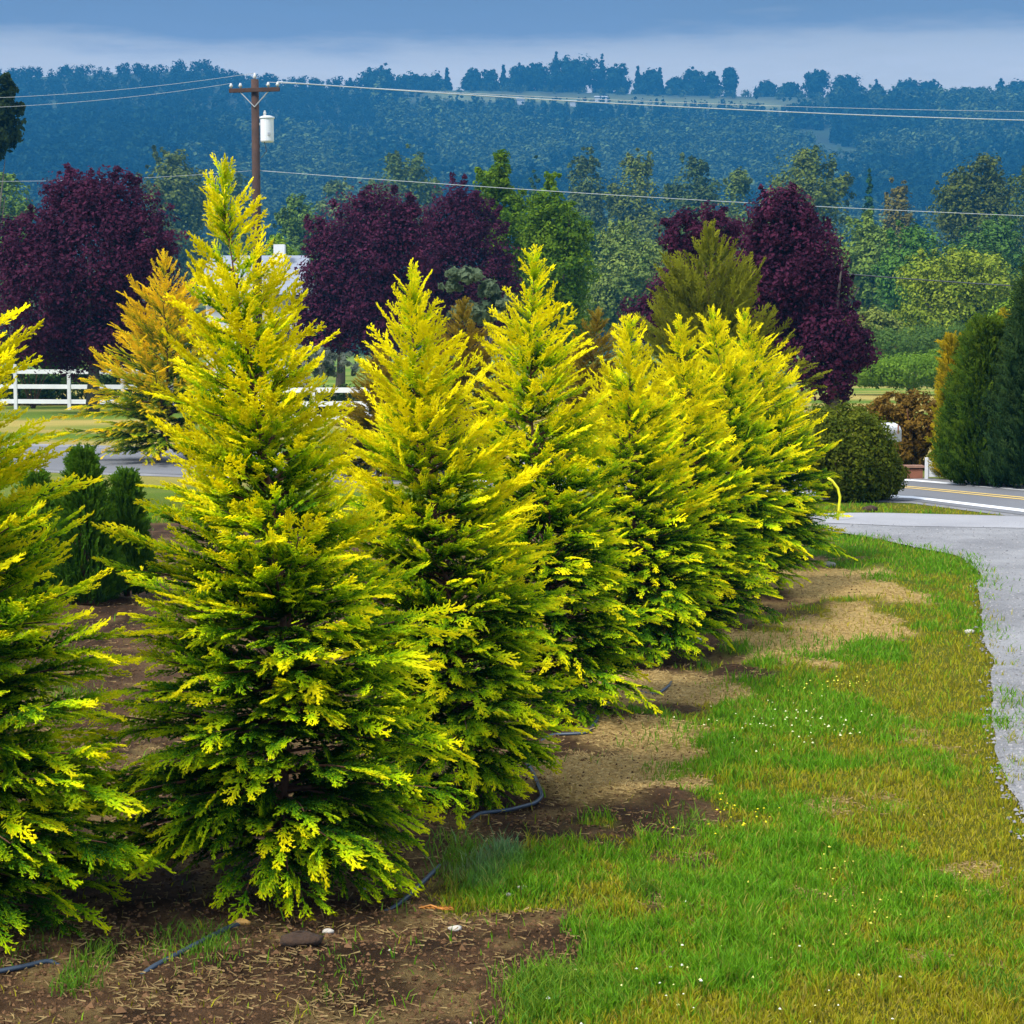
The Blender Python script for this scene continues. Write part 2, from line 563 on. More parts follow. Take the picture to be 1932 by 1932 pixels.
def place_sprays(O, X, N, S, lod, droop, bias, palette, rng, tipgain=1.1):
    """returns verts, tris, cols"""
    X = unit(X); Yv = unit(np.cross(N, X)); Z = np.cross(X, Yv)
    VV, TT, CC = [], [], []
    off = 0
    which = rng.randint(0, 7, len(O))
    for k in range(7):
        idx = np.where(which == k)[0]
        if not len(idx): continue
        pv, pt, pu = SPRAYS[lod][k]
        m, n_ = len(idx), len(pv)
        x = np.broadcast_to(pv[:, 0], (m, n_)); y = np.broadcast_to(pv[:, 1], (m, n_)) * rng.uniform(.75, 1.15, (m, 1)); z = np.broadcast_to(pv[:, 2], (m, n_))
        z = z - droop[idx, None] * x * x
        y = y + rng.uniform(-.12, .12, (m, 1)) * x * x
        P = O[idx, None, :] + S[idx, None, None] * (x[..., None] * X[idx, None, :] + y[..., None] * Yv[idx, None, :] + z[..., None] * Z[idx, None, :])
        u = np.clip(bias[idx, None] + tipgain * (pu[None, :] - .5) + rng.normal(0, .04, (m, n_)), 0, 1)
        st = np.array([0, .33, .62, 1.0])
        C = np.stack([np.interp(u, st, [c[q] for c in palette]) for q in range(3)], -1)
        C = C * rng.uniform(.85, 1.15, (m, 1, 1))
        VV.append(P.reshape(-1, 3)); CC.append(C.reshape(-1, 3))
        TT.append((pt[None] + (off + np.arange(m) * n_)[:, None, None]).reshape(-1, 3))
        off += m * n_
    return np.concatenate(VV), np.concatenate(TT), np.concatenate(CC)


PROF_T = [0, .02, .06, .14, .25, .4, .55, .7, .82, .91, .97, 1.0]
PROF_R = [.12, .17, .205, .222, .222, .205, .178, .128, .088, .048, .022, .004]
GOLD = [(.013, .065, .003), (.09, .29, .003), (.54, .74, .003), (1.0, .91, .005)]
OLIVE = [(.02, .05, .004), (.08, .12, .006), (.22, .19, .01), (.42, .30, .02)]
ORANG = [(.02, .07, .004), (.12, .28, .004), (.52, .58, .005), (.98, .74, .008)]
OLGRN = [(.03, .06, .004), (.09, .14, .006), (.18, .23, .008), (.30, .31, .012)]


def cypress(name, base, top, label, cat, group, seed, wid=1.0, lod=0, nb=230, steep=0.0, pal=GOLD, bright=0.0, spray=.20, density=1.0, lows=0.0, gapz=None, leaderlen=.2, skew=(0, 0), prof=None):
    rng = np.random.RandomState(seed)
    base = np.array(base, float); H = float(top[2] - base[2]) - spray * .75
    lean = np.array([top[0] - base[0], top[1] - base[1], 0.0])
    root = empty(name, base, label, cat, group)
    O, X, N, S, D, B = [], [], [], [], [], []
    wood = MB()

    def axis(t):
        return np.array([lean[0] * t + .02 * H * math.sin(t * 5 + seed), lean[1] * t + .015 * H * math.cos(t * 4 + seed), H * t])
    nt_ = 14
    wood.tube([axis(i / nt_) for i in range(nt_ + 1)], [max(.0025, .026 * H / 3 * (1 - i / nt_) ** 1.1) for i in range(nt_ + 1)], 8)
    phase = rng.uniform(0, 6.28, 6)
    for i in range(nb):
        t = .012 + lows + (.985 - .012 - lows) * ((i + rng.rand()) / nb) ** 1.02
        az = i * 2.39996 + rng.uniform(-.5, .5)
        lob = 1 + .16 * math.sin(2 * az + phase[0] + t * 5) + .12 * math.sin(3 * az + phase[1] - t * 9)
        sk = 1 + skew[0] * math.cos(az) * (1 - t) + skew[1] * math.sin(az) * (1 - t)
        r = np.interp(t, PROF_T, prof or PROF_R) * H * wid * lob * sk * rng.uniform(.72, 1.12)
        if t > .86 and rng.rand() < .42: continue
        if rng.rand() < .12: r *= rng.uniform(1.05, 1.3)
        r = max(r - spray * .42, .03 * H * (1 - t) + .02)
        e0 = R(np.interp(t, [0, .1, .4, .8, 1], [-8, 5, 17, 30, 50])) + R(rng.uniform(-9, 9)) + steep
        curl = np.interp(t, [0, .15, .5, 1], [-.30, -.22, .0, .12])
        ee = e0 + curl * .7
        L = min(r / max(.35, math.cos(ee)), max(.03 * H, (1.0 - t) * H * .9 + .02 * H) if t > .9 else 9)
        tipt = t
        p = axis(max(.02, t - L * math.sin(ee) / H))
        n_ = 7
        pts = [p.copy()]
        e_ = e0
        azc = az
        for j in range(n_):
            e_ = e0 + curl * (j / n_) * 1.4
            azc += rng.uniform(-.06, .06)
            p = p + np.array([math.cos(azc) * math.cos(e_), math.sin(azc) * math.cos(e_), math.sin(e_)]) * L / n_
            p[2] = max(p[2], .03)
            pts.append(p.copy())
        pts = np.array(pts)
        rw = .0045 + .006 * (L / .7)
        if lod <= 1 or i % 3 == 0:
            wood.tube(pts[:-1] if lod else pts, [rw * H / 3 * (1 - .8 * j / n_) for j in range(len(pts[:-1] if lod else pts))], 4, False)
        step = spray * .34 / density
        ln = max(2, int(L / step))
        hue = rng.normal(0, .14)
        for k in range(ln + 1):
            f = .12 + .88 * k / ln
            q = f * n_; a = min(int(q), n_ - 1); fr = q - a
            o = pts[a] * (1 - fr) + pts[a + 1] * fr
            d = unit(pts[a + 1] - pts[a])
            side = np.cross(d, [0, 0, 1.0]); side = unit(side)
            sg = (1 if k % 2 else -1)
            if k == ln:
                dirv = d; s_ = spray * rng.uniform(.9, 1.35)
            else:
                dirv = d + side * sg * rng.uniform(.45, .95) + np.array([0, 0, rng.uniform(-.22, .28)])
                s_ = spray * rng.uniform(.7, 1.15) * (1 - .25 * f) * (.75 + .5 * min(1, L / .4))
            s_ *= 1 - .30 * sstep(.8, 1.0, t)
            nrm = np.array([0, 0, 1.0]) + side * rng.uniform(-.75, .75) + rng.normal(0, .28, 3)
            if f < .35: s_ *= 1.0
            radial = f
            bs = -.16 + .62 * t ** .7 + .68 * radial ** 1.8 + hue + rng.normal(0, .10) + bright  # yellow tips, green inner growth; the crown's inner shade is also put in colour
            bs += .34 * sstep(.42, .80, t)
            dr = rng.uniform(-.12, .22) + (.12 if t < .4 else -.08)
            O.append(o); X.append(dirv); N.append(nrm); S.append(s_); D.append(dr); B.append(bs)
            if k < ln and t < .93 and rng.rand() < .85:
                dn = unit(np.array(dirv)); o2 = o + dn * s_ * rng.uniform(.4, .7)
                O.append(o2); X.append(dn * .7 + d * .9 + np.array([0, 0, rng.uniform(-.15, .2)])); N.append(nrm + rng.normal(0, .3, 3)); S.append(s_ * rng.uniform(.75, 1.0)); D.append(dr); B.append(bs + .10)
    # leader
    for k in range(int(10 + 8 * density)):
        t = 1 - leaderlen * .5 * rng.rand() ** 1.2
        az = k * 2.4
        O.append(axis(t)); e_ = R(rng.uniform(48, 80))
        X.append([math.cos(az) * math.cos(e_), math.sin(az) * math.cos(e_), math.sin(e_)])
        N.append(rng.normal(0, 1, 3) * .6 + np.array([math.cos(az + 1.57), math.sin(az + 1.57), .2]))
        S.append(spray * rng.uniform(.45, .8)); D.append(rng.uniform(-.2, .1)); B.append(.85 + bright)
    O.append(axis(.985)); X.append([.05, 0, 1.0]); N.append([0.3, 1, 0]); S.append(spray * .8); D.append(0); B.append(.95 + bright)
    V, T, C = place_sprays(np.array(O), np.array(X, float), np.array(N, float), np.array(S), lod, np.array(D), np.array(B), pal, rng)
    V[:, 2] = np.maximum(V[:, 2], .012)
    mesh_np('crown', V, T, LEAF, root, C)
    wood.build('trunk', BARK, root, True)
    return root


G = 'golden cypress trees in the nursery row'
# base px, top px, spread
ROW = [
    ((-85, 1765), (-205, 290), .98, 0, 'bushy golden cypress cut off by the left edge, lower branches over bare soil', 11, (.1, .0)),
    ((542, 1676), (448, 283), .98, 0, 'tallest golden cypress with a thin leaning leader, front of the row', 12, (-.26, 0)),
    ((862, 1510), (792, 488), .90, 0, 'golden cypress second in the row, fork-like crooked yellow tip before the purple trees', 13, (-.12, 0)),
    ((1048, 1350), (1006, 450), .88, 1, 'golden cypress third in the row, slim pointed yellow spire in front of the green conifers', 14, (-.1, 0)),
    ((1230, 1240), (1176, 585), .98, 1, 'shorter golden cypress fourth in the row with one thin upright tip', 15, (0, 0)),
    ((1325, 1180), (1272, 585), .98, 1, 'golden cypress fifth in the row, its left flank hidden by the shorter thin tipped one', 16, (0, 0)),
    ((1400, 1120), (1342, 570), 1.0, 2, 'golden cypress sixth in the row, second from the far end by the driveway', 17, (0, 0)),
    ((1462, 1068), (1412, 575), 1.16, 2, 'broad golden cypress at the far end of the row, next to the driveway', 18, (.1, 0)),
]
bases = []
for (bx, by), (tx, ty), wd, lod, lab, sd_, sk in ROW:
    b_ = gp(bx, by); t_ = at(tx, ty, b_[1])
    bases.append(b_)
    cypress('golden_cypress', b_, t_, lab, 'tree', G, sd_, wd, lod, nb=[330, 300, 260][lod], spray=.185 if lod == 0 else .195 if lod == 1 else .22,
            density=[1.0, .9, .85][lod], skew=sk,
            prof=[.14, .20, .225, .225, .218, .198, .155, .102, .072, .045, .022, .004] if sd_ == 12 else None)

G2 = 'cypress trees standing behind the row'
for (bx, by), (tx, ty), wd, pal, st_, br, lab, sd_ in [
    ((300, 872), (318, 465), 1.85, ORANG, .1, .16, 'amber tipped golden cypress directly behind the tallest one, by the road', 31),
    ((880, 900), (880, 555), 1.75, OLIVE, .0, .25, 'broad bronze olive cypress behind the second and third golden ones', 32),
    ((1120, 900), (1125, 575), 1.4, OLIVE, .0, .3, 'bronze cypress showing just right of the slim pointed spire', 33),
    ((710, 905), (720, 640), 1.2, OLIVE, .0, .35, 'low bronze cypress in the gap right of the white fence', 34),
]:
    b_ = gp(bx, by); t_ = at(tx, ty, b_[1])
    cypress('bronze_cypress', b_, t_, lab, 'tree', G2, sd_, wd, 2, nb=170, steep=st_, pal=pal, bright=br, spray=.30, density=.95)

b_ = np.array([*at(1345, 650, 44)[:2], 0.0]); t_ = at(1330, 412, 44)
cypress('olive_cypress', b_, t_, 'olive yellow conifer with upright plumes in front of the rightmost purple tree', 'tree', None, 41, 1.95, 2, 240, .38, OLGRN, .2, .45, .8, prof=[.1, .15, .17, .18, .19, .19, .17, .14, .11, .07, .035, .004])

# upright dark thujas
def thuja(base, H, Rr, label, seed, pal, group=None, name='arborvitae', n=1500, size=.12, lod=2, power=.8):
    rng = np.random.RandomState(seed)
    root = empty(name, base, label, 'conifer', group)
    t = rng.rand(n) ** 1.15
    az = rng.uniform(0, 6.283, n)
    prof = np.clip(1 - t, 0, 1) ** power * np.minimum(1, .75 + t * 2)
    r = Rr * prof * (1 - .5 * rng.rand(n) ** 2) * (1 + .16 * np.sin(5 * az + t * 6 + seed))
    O = np.stack([np.cos(az) * r, np.sin(az) * r, t * H * .93 + .02], -1)
    X = np.stack([np.cos(az) * .5, np.sin(az) * .5, np.full(n, 1.1)], -1) + rng.normal(0, .2, (n, 3))
    N = np.stack([-np.sin(az), np.cos(az), np.zeros(n)], -1) + rng.normal(0, .4, (n, 3))
    V, T, C = place_sprays(O, X, N, size * rng.uniform(.7, 1.3, n), lod, rng.uniform(-.1, .2, n), .45 + .2 * t + rng.normal(0, .13, n), pal, rng, .6)
    mesh_np('crown', V, T, LEAF, root, C)
    MB().tube([(0, 0, 0), (0, 0, H * .5), (0, 0, H * .9)], [Rr * .14, Rr * .09, .01], 7).build('trunk', BARK, root, True)
    return root


TG = [(.02, .06, .004), (.05, .15, .006), (.10, .24, .008), (.16, .30, .01)]
DKG = [(.018, .050, .004), (.045, .11, .007), (.09, .18, .009), (.17, .25, .012)]
BLG = [(.010, .030, .008), (.022, .065, .016), (.045, .10, .024), (.08, .14, .03)]
GTH = [(.07, .10, .004), (.22, .24, .005), (.45, .38, .008), (.7, .5, .01)]
for i, (bx, by, ty, wpx, lab) in enumerate([
    (160, 1140, 852, 66, 'small green arborvitae with a pointed top between the two nearest golden cypresses'),
    (72, 1130, 905, 55, 'small green arborvitae half hidden by the leftmost golden cypress'),
    (240, 1125, 900, 46, 'small green arborvitae behind the left flank of the tallest golden cypress')]):
    b_ = gp(bx, by)
    thuja(b_, (by - ty) * mpx(b_[1]), wpx * mpx(b_[1]), lab, 50 + i, TG, 'small arborvitae behind the row', n=2400, size=.16)

for i, (bx, by, tx, ty, wpx, pal, lab, nm, Yd) in enumerate([
    (1855, 916, 1862, 615, 72, DKG, 'tall dark green conifer hedge tree beyond the road, left of the bluish one', 'arborvitae', None),
    (1965, 922, 1960, 470, 110, BLG, 'bluish dark spruce beyond the road, cut off by the right edge', 'spruce', None),
    (1795, 905, 1798, 640, 26, GTH, 'narrow golden column conifer beyond the road beside the dark green one', 'golden_column_conifer', None),
    (1900, 905, 1884, 590, 34, GTH, 'yellow tipped conifer rising between the dark green and bluish ones', 'golden_conifer', None)]):
    b_ = gp(bx, by)
    thuja(b_, at(tx, ty, b_[1])[2], wpx * mpx(b_[1]), lab, 60 + i, pal, None, nm, n=3800 if i < 2 else 1300, size=.34 if i < 2 else .26, power=.55 if i != 1 else .7)

# ------------------------------------------------------------------ leafy crowns
def leaf_cloud(lobes, n, size, c1, c2, rng, clump=.26, shell=.5, up=.3, per=26, spread=1.0, sprigs=0.0):
    """lobes: (cx,cy,cz,rx,ry,rz). leaf quads gathered in clumps over each lobe"""
    lobes = np.array(lobes, float)
    area = (lobes[:, 3] * lobes[:, 4] * lobes[:, 5]) ** (2 / 3)
    nc = max(6, int(n / per))
    li = rng.choice(len(lobes), nc, p=area / area.sum())
    L = lobes[li]
    d = unit(rng.normal(0, 1, (nc, 3)))
    rr = 1 - shell * rng.rand(nc) ** 1.5
    cc = L[:, :3] + d * rr[:, None] * L[:, 3:6]
    rad = clump * (L[:, 3:6].mean(1)) * rng.uniform(.6, 1.35, nc)
    if sprigs:
        ns = int(nc * sprigs)
        ii_ = rng.choice(nc, ns, replace=False)
        dq = unit(d[ii_] + np.array([0, 0, .5]) + rng.normal(0, .25, (ns, 3)))
        gi = rng.randint(0, max(2, ns // 3), ns)          # three clumps share a twig
        dq = dq[gi % ns]; base_ = L[ii_][gi % ns]
        ext = rng.uniform(.92, 1.28, ns)
        cc[ii_] = base_[:, :3] + dq * ext[:, None] * base_[:, 3:6]
        rad[ii_] *= np.interp(ext, [.92, 1.28], [.5, .22])
    k = rng.randint(0, nc, n)
    dd = unit(rng.normal(0, 1, (n, 3)))
    P = cc[k] + dd * (rad[k] * rng.uniform(.25, 1.0, n) ** .6 * spread)[:, None]
    nrm = unit(dd * .8 + d[k] * .5 + np.array([0, 0, up]) + rng.normal(0, .45, (n, 3)))
    t1 = unit(np.cross(nrm, rng.normal(0, 1, (n, 3)))); t2 = np.cross(nrm, t1)
    s = size * rng.uniform(.55, 1.3, n)[:, None]
    a = P + t1 * s * .62; b = P + t2 * s * .36 + nrm * s * .08; c = P - t1 * s * .62; d_ = P - t2 * s * .36 + nrm * s * .08
    V = np.stack([a, b, c, d_], 1).reshape(-1, 3)
    Fq = np.arange(4 * n).reshape(n, 4)
    cm = rng.rand(nc)
    f = np.clip(cm[k] * .75 + rng.rand(n) * .25, 0, 1)
    C = np.array(c1)[None] * (1 - f[:, None]) + np.array(c2)[None] * f[:, None]
    C = np.repeat(C, 4, 0)
    return V, Fq, C


def limbs(m, H, spread, tr, rng, n=6, z0=.25, z1=.7):
    m.tube([(0, 0, -.05), (tr * .4, 0, H * .2), (0, tr * .3, H * .45), (0, 0, H * .8)], [tr * 1.2, tr * .85, tr * .6, tr * .2], 8)
    for i in range(n):
        a = i * 2.4 + rng.rand(); z = H * rng.uniform(z0, z0 + .2); r = spread * rng.uniform(.5, .8)
        m.tube([(0, 0, z), (math.cos(a) * r * .4, math.sin(a) * r * .4, z + H * .14), (math.cos(a) * r, math.sin(a) * r, H * rng.uniform(z1 - .15, z1 + .1))], [tr * .5, tr * .3, tr * .08], 5)


def leafy_tree(name, base, lobes, n, size, c1, c2, label, cat, seed, group=None, tr=.15, clump=.26, mat=None, trunkH=None, up=.3, shell=.5, sprigs=.16):
    """lobes given as photo-independent offsets from base"""
    rng = np.random.RandomState(seed)
    root = empty(name, base, label, cat, group)
    V, Fq, C = leaf_cloud(lobes, n, size, c1, c2, rng, clump, up=up, shell=shell, sprigs=sprigs)
    V[:, 2] = np.maximum(V[:, 2], .02)
    mesh_np('crown', V, Fq, mat or LEAF, root, C)
    lo = np.array(lobes)
    H = trunkH or (lo[:, 2].max() + .3 * lo[:, 5].max())
    m = MB(); limbs(m, H, max(lo[:, 3].max() * .8, .2), tr, rng)
    m.build('trunk', BARK_G, root, True)
    return root


def pxlobes(base, Y, ls, depth=.8):
    """lobes written as photo px (cx,cy,rx,ry) at depth Y -> metre offsets from base"""
    out = []
    for i, (cx, cy, rx, ry) in enumerate(ls):
        p = at(cx, cy, Y)
        out.append((p[0] - base[0], ((i * 37) % 5 - 2) * .12 * rx * mpx(Y), p[2] - base[2], rx * mpx(Y), rx * mpx(Y) * depth, ry * mpx(Y)))
    return out


def gbase(x, Y):
    p = at(x, HOR, Y)
    return np.array([p[0], Y, 0.0])


P1, P2 = (.022, .005, .020), (.145, .028, .075)
GP = 'purple leaved plum trees beyond the road'
Y = 70
b_ = gbase(172, Y)
leafy_tree('purple_plum', b_, pxlobes(b_, Y, [(80, 560, 95, 120), (180, 480, 120, 130), (250, 560, 85, 130), (130, 400, 60, 70), (210, 385, 60, 60), (280, 450, 55, 80), (40, 480, 50, 80), (160, 640, 110, 60)]),
           60000, .125, P1, P2, 'widest purple leaved tree, at the left behind the white rail fence', 'tree', 71, GP, .22, .30)
Y = 84
b_ = gbase(640, Y)
leafy_tree('purple_plum', b_, pxlobes(b_, Y, [(620, 520, 55, 110), (680, 500, 85, 130), (720, 430, 60, 75), (600, 620, 60, 60), (700, 590, 100, 80), (770, 480, 50, 90)]),
           44000, .135, P1, P2, 'purple leaved tree right of the tallest golden cypress tip', 'tree', 72, GP, .2, .30)
Y = 88
b_ = gbase(875, Y)
leafy_tree('purple_plum', b_, pxlobes(b_, Y, [(865, 420, 60, 70), (880, 500, 85, 110), (820, 480, 50, 90), (920, 560, 60, 80), (850, 600, 90, 70)]),
           34000, .135, P1, P2, 'purple leaved tree left of the bright green conifers', 'tree', 73, GP, .2, .30)
Y = 58
b_ = gbase(1570, Y)
leafy_tree('purple_plum', b_, pxlobes(b_, Y, [(1470, 430, 65, 70), (1500, 500, 90, 90), (1540, 560, 65, 80), (1560, 630, 65, 60), (1600, 660, 55, 45), (1570, 720, 40, 50), (1440, 540, 70, 100), (1460, 620, 60, 60), (1530, 680, 55, 60)]),
           52000, .11, P1, P2, 'tall purple leaved tree leaning right above the far end of the row', 'tree', 74, GP, .2, .30)
Y = 62
b_ = gbase(1300, Y)
leafy_tree('purple_plum', b_, pxlobes(b_, Y, [(1290, 450, 45, 50), (1350, 440, 55, 50), (1310, 560, 80, 80), (1230, 600, 60, 40)]),
           18000, .115, P1, P2, 'small purple leaved tree behind the olive yellow conifer', 'tree', 75, GP, .14, .30)

# bright green conifer-like trees (centre)
GG1, GG2 = (.045, .13, .006), (.22, .34, .012)
Y = 95
b_ = gbase(945, Y)
leafy_tree('green_conifer', b_, pxlobes(b_, Y, [(945, 320, 16, 40), (930, 345, 34, 26), (950, 390, 45, 40), (960, 450, 55, 60), (960, 560, 60, 80)]), 20000, .15, GG1, GG2,
           'bright green conifer with a ragged tip, taller left one beside the purple tree', 'tree', 76, None, .2, .34)
b_ = gbase(1050, Y - 3)
leafy_tree('green_conifer', b_, pxlobes(b_, Y - 3, [(1045, 350, 12, 36), (1040, 400, 42, 40), (1050, 450, 60, 50), (1055, 520, 62, 60), (1050, 620, 70, 80)]), 26000, .15, GG1, GG2,
           'bright green conifer with a thin spike, right one above the pointed golden spire', 'tree', 77, None, .2, .34)
Y = 60
b_ = gbase(915, Y)
lb = pxlobes(b_, Y, [(880, 522, 38, 10), (925, 545, 28, 12), (850, 540, 22, 8), (950, 570, 20, 14), (900, 590, 45, 16)])
leafy_tree('weeping_cedar', b_, lb, 2600, .17, (.09, .14, .07), (.22, .28, .16), 'pale grey green weeping conifer peeping over the bronze cypress', 'tree', 78, None, .12, .4)

# ------------------------------------------------------------------ mid-distance trees
MID = [
    # cx, top, halfw, Y, c1, c2, conifer?, label
    (330, 285, 75, 330, (.05, .075, .03), (.10, .13, .05), 0, 'grey green rounded tree far behind the widest purple one'),
    (20, 320, 55, 230, (.05, .10, .03), (.11, .18, .05), 0, 'mid green tree at the left edge above the widest purple one'),
    (565, 365, 50, 240, (.04, .085, .03), (.10, .16, .05), 0, 'green tree just right of the utility pole foot'),
    (530, 440, 38, 150, (.10, .20, .02), (.20, .30, .03), 0, 'small yellow green tree above the pale house roof'),
    (760, 290, 85, 380, (.045, .075, .03), (.09, .13, .05), 0, 'broad olive grey tree behind the purple tops, under the lower wire'),
    (1010, 280, 36, 350, (.02, .05, .03), (.05, .09, .04), 1, 'dark pointed conifer between the two bright green ones, far off'),
    (1105, 295, 45, 360, (.045, .075, .035), (.09, .12, .05), 0, 'dull green far tree right of the dark pointed conifer'),
    (1200, 292, 60, 340, (.06, .09, .03), (.13, .16, .05), 0, 'olive far tree below the hillside bare patch'),
    (1300, 300, 55, 350, (.03, .06, .04), (.07, .10, .05), 0, 'dark grey far tree above the olive yellow conifer'),
    (1385, 325, 50, 330, (.05, .085, .03), (.11, .15, .05), 0, 'low round far tree left of the big olive crown'),
    (1515, 278, 92, 300, (.045, .075, .025), (.11, .14, .04), 0, 'big olive far crown above the tall leaning purple tree'),
    (1636, 300, 28, 280, (.012, .045, .028), (.03, .075, .04), 1, 'narrow dark far conifer standing alone right of the purple tree top'),
    (1690, 345, 34, 290, (.07, .07, .03), (.15, .13, .05), 0, 'reddish olive small far tree next to the narrow dark conifer'),
    (1835, 292, 88, 270, (.03, .05, .02), (.09, .11, .035), 0, 'dark broad far tree near the right edge, highest of its group'),
    (1945, 305, 70, 265, (.03, .055, .025), (.08, .11, .04), 0, 'dark far tree cut off by the right edge under the wires'),
    (1180, 428, 95, 190, (.07, .12, .055), (.16, .21, .09), 0, 'pale sage green tree left of the olive yellow conifer'),
    (1630, 410, 85, 200, (.07, .13, .045), (.15, .21, .07), 0, 'pale green tree right behind the tall leaning purple crown'),
    (1720, 420, 70, 185, (.03, .09, .03), (.08, .16, .045), 0, 'deep green rounded tree below the narrow dark conifer'),
    (1865, 408, 80, 190, (.03, .085, .035), (.075, .14, .05), 0, 'deep green rounded tree at the right under the lower wire'),
    (1800, 475, 120, 135, (.08, .13, .02), (.20, .25, .05), 0, 'large yellowish green spreading tree left of the bluish spruce'),
    (1640, 585, 70, 120, (.08, .12, .05), (.17, .21, .09), 0, 'low sage green tree right of the purple crown lower lobe'),
    (1450, 400, 90, 230, (.04, .08, .04), (.09, .13, .05), 0, 'mid green tree hidden behind the leaning purple crown'),
    (1330, 400, 70, 240, (.03, .07, .04), (.08, .12, .05), 0, 'dull green tree behind the small purple one'),
    (1100, 400, 60, 230, (.03, .075, .05), (.07, .12, .06), 0, 'blue green tree right of the bright green spiked conifer'),
    (1925, 560, 70, 110, (.08, .15, .02), (.17, .26, .04), 0, 'yellow green shrubby tree behind the bluish spruce'),
    (640, 340, 40, 420, (.06, .10, .06), (.12, .16, .08), 0, 'hazy pale tree between the pole and the purple tree'),
    (440, 330, 60, 400, (.04, .08, .05), (.09, .13, .07), 0, 'hazy green tree behind the tallest golden cypress tip'),
]
for i, (cx, ty, hw, Y, c1, c2, con, lab) in enumerate(MID):
    c1 = tuple(np.array(c1) * (1.5, 1.4, .6)); c2 = tuple(np.array(c2) * (1.5, 1.4, .6))
    b_ = gbase(cx, Y)
    H = at(cx, ty, Y)[2]
    W_ = hw * mpx(Y)
    rng = np.random.RandomState(200 + i)
    if con:
        lobes = [(0, 0, H * (1 - .045 * (k + .6)), W_ * (k + .9) / 15, W_ * (k + .9) / 15, H * .05) for k in range(16)]
        n = 9000
    else:
        lobes = [(0, 0, H * .6, W_ * .85, W_ * .85, H * .36)]
        for k in range(9):
            a_ = k * 2.4; rr = W_ * rng.uniform(.35, .75)
            zz = H * rng.uniform(.35, .84)
            s_ = W_ * rng.uniform(.3, .5)
            lobes.append((math.cos(a_) * rr, math.sin(a_) * rr, min(zz, H - s_ * .95), s_, s_, s_ * .9))
        lobes.append((rng.uniform(-.2, .2) * W_, 0, H - W_ * .4, W_ * .42, W_ * .42, W_ * .38))
        n = int(11000 + 9000 * hw / 80)
    leafy_tree('far_conifer' if con else 'far_tree', b_, lobes, n, Y * .0016 if not con else Y * .0014, c1, c2, lab, 'tree', 300 + i, 'trees in the valley beyond the road', W_ * .06, .30, FARLEAF, H * .85, .5, .75)

# tall pine cropped by the left edge
Y = 110
b_ = gbase(-8, Y)
leafy_tree('pine', b_, pxlobes(b_, Y, [(8, 165, 22, 26), (0, 205, 40, 28), (-5, 245, 44, 30), (-20, 285, 30, 16)]), 6000, .26, (.012, .03, .008), (.05, .08, .015),
           'tall dark pine crown cut off by the left edge, against the hill', 'tree', 79, None, .22, .34)

# shrubs near the road
def shrub(name, ls, Y, n, size, c1, c2, label, seed, group=None, clump=.2, up=.3, basex=None, shell=.35):
    b_ = gbase(basex or ls[0][0], Y)
    rng = np.random.RandomState(seed)
    root = empty(name, b_, label, 'shrub', group)
    lb = pxlobes(b_, Y, ls)
    V, Fq, C = leaf_cloud(lb, n, size, c1, c2, rng, clump, up=up, shell=shell)
    V[:, 2] = np.maximum(V[:, 2], .02)
    mesh_np('crown', V, Fq, LEAF, root, C)
    m = MB()
    H = max(q[2] for q in lb)
    for k in range(6):
        a = k * 1.05
        m.tube([(math.cos(a) * .05, math.sin(a) * .05, 0), (math.cos(a) * .2 * H, math.sin(a) * .2 * H, H * .5), (math.cos(a) * .45 * H, math.sin(a) * .45 * H, H)], [.03, .02, .008], 5)
    m.build('stems', BARK, root, True)
    return root


shrub('round_shrub', [(1590, 852, 92, 86), (1655, 895, 54, 50), (1545, 830, 50, 60), (1610, 910, 80, 34)], 31.0, 42000, .05, (.06, .10, .006), (.20, .22, .012),
      'dense rounded olive green shrub at the corner of road and driveway', 81, None, .2, shell=.35)
shrub('rust_shrub', [(1730, 795, 50, 55), (1700, 840, 45, 40), (1755, 850, 40, 45), (1680, 770, 40, 30), (1640, 790, 40, 25)], 38.5, 22000, .06, (.12, .075, .01), (.34, .20, .03),
      'rust brown shrub beyond the road above the low brick wall', 82)
shrub('hedge_shrub', [(60, 660, 60, 28), (0, 660, 60, 32), (110, 680, 50, 22)], 76, 5000, .14, (.03, .08, .006), (.08, .17, .012),
      'bright green shrub under the widest purple tree behind the fence', 83)
shrub('hedge_shrub', [(-60, 730, 70, 34), (40, 732, 75, 34), (140, 735, 70, 34), (225, 738, 60, 34)], 80, 16000, .12, (.012, .035, .006), (.04, .085, .012),  # added dark to stand in for the purple tree's shadow between the rails
      'dark hedge standing in for tree shade behind the left white rail fence', 87)
shrub('hedge_shrub', [(560, 760, 60, 34), (650, 762, 60, 34), (740, 764, 60, 34)], 67.5, 10000, .11, (.02, .045, .015), (.06, .10, .03),
      'dark hedge behind the white rail fence right of the tallest golden cypress', 88)
shrub('grey_shrub', [(590, 680, 45, 28), (640, 690, 35, 26)], 72, 2600, .13, (.12, .15, .10), (.3, .33, .27),
      'pale grey green shrub beside the house above the white fence', 84)
shrub('verge_shrub', [(1720, 700, 90, 28), (1640, 705, 60, 22), (1780, 690, 40, 30)], 96, 16000, .12, (.10, .20, .012), (.22, .36, .03),
      'low bright green brush at the edge of the meadow', 85)
shrub('verge_shrub', [(1700, 655, 110, 30), (1800, 650, 80, 40), (1900, 660, 60, 40)], 118, 16000, .16, (.06, .13, .02), (.14, .23, .04),
      'darker green brush behind the bright meadow edge', 86)

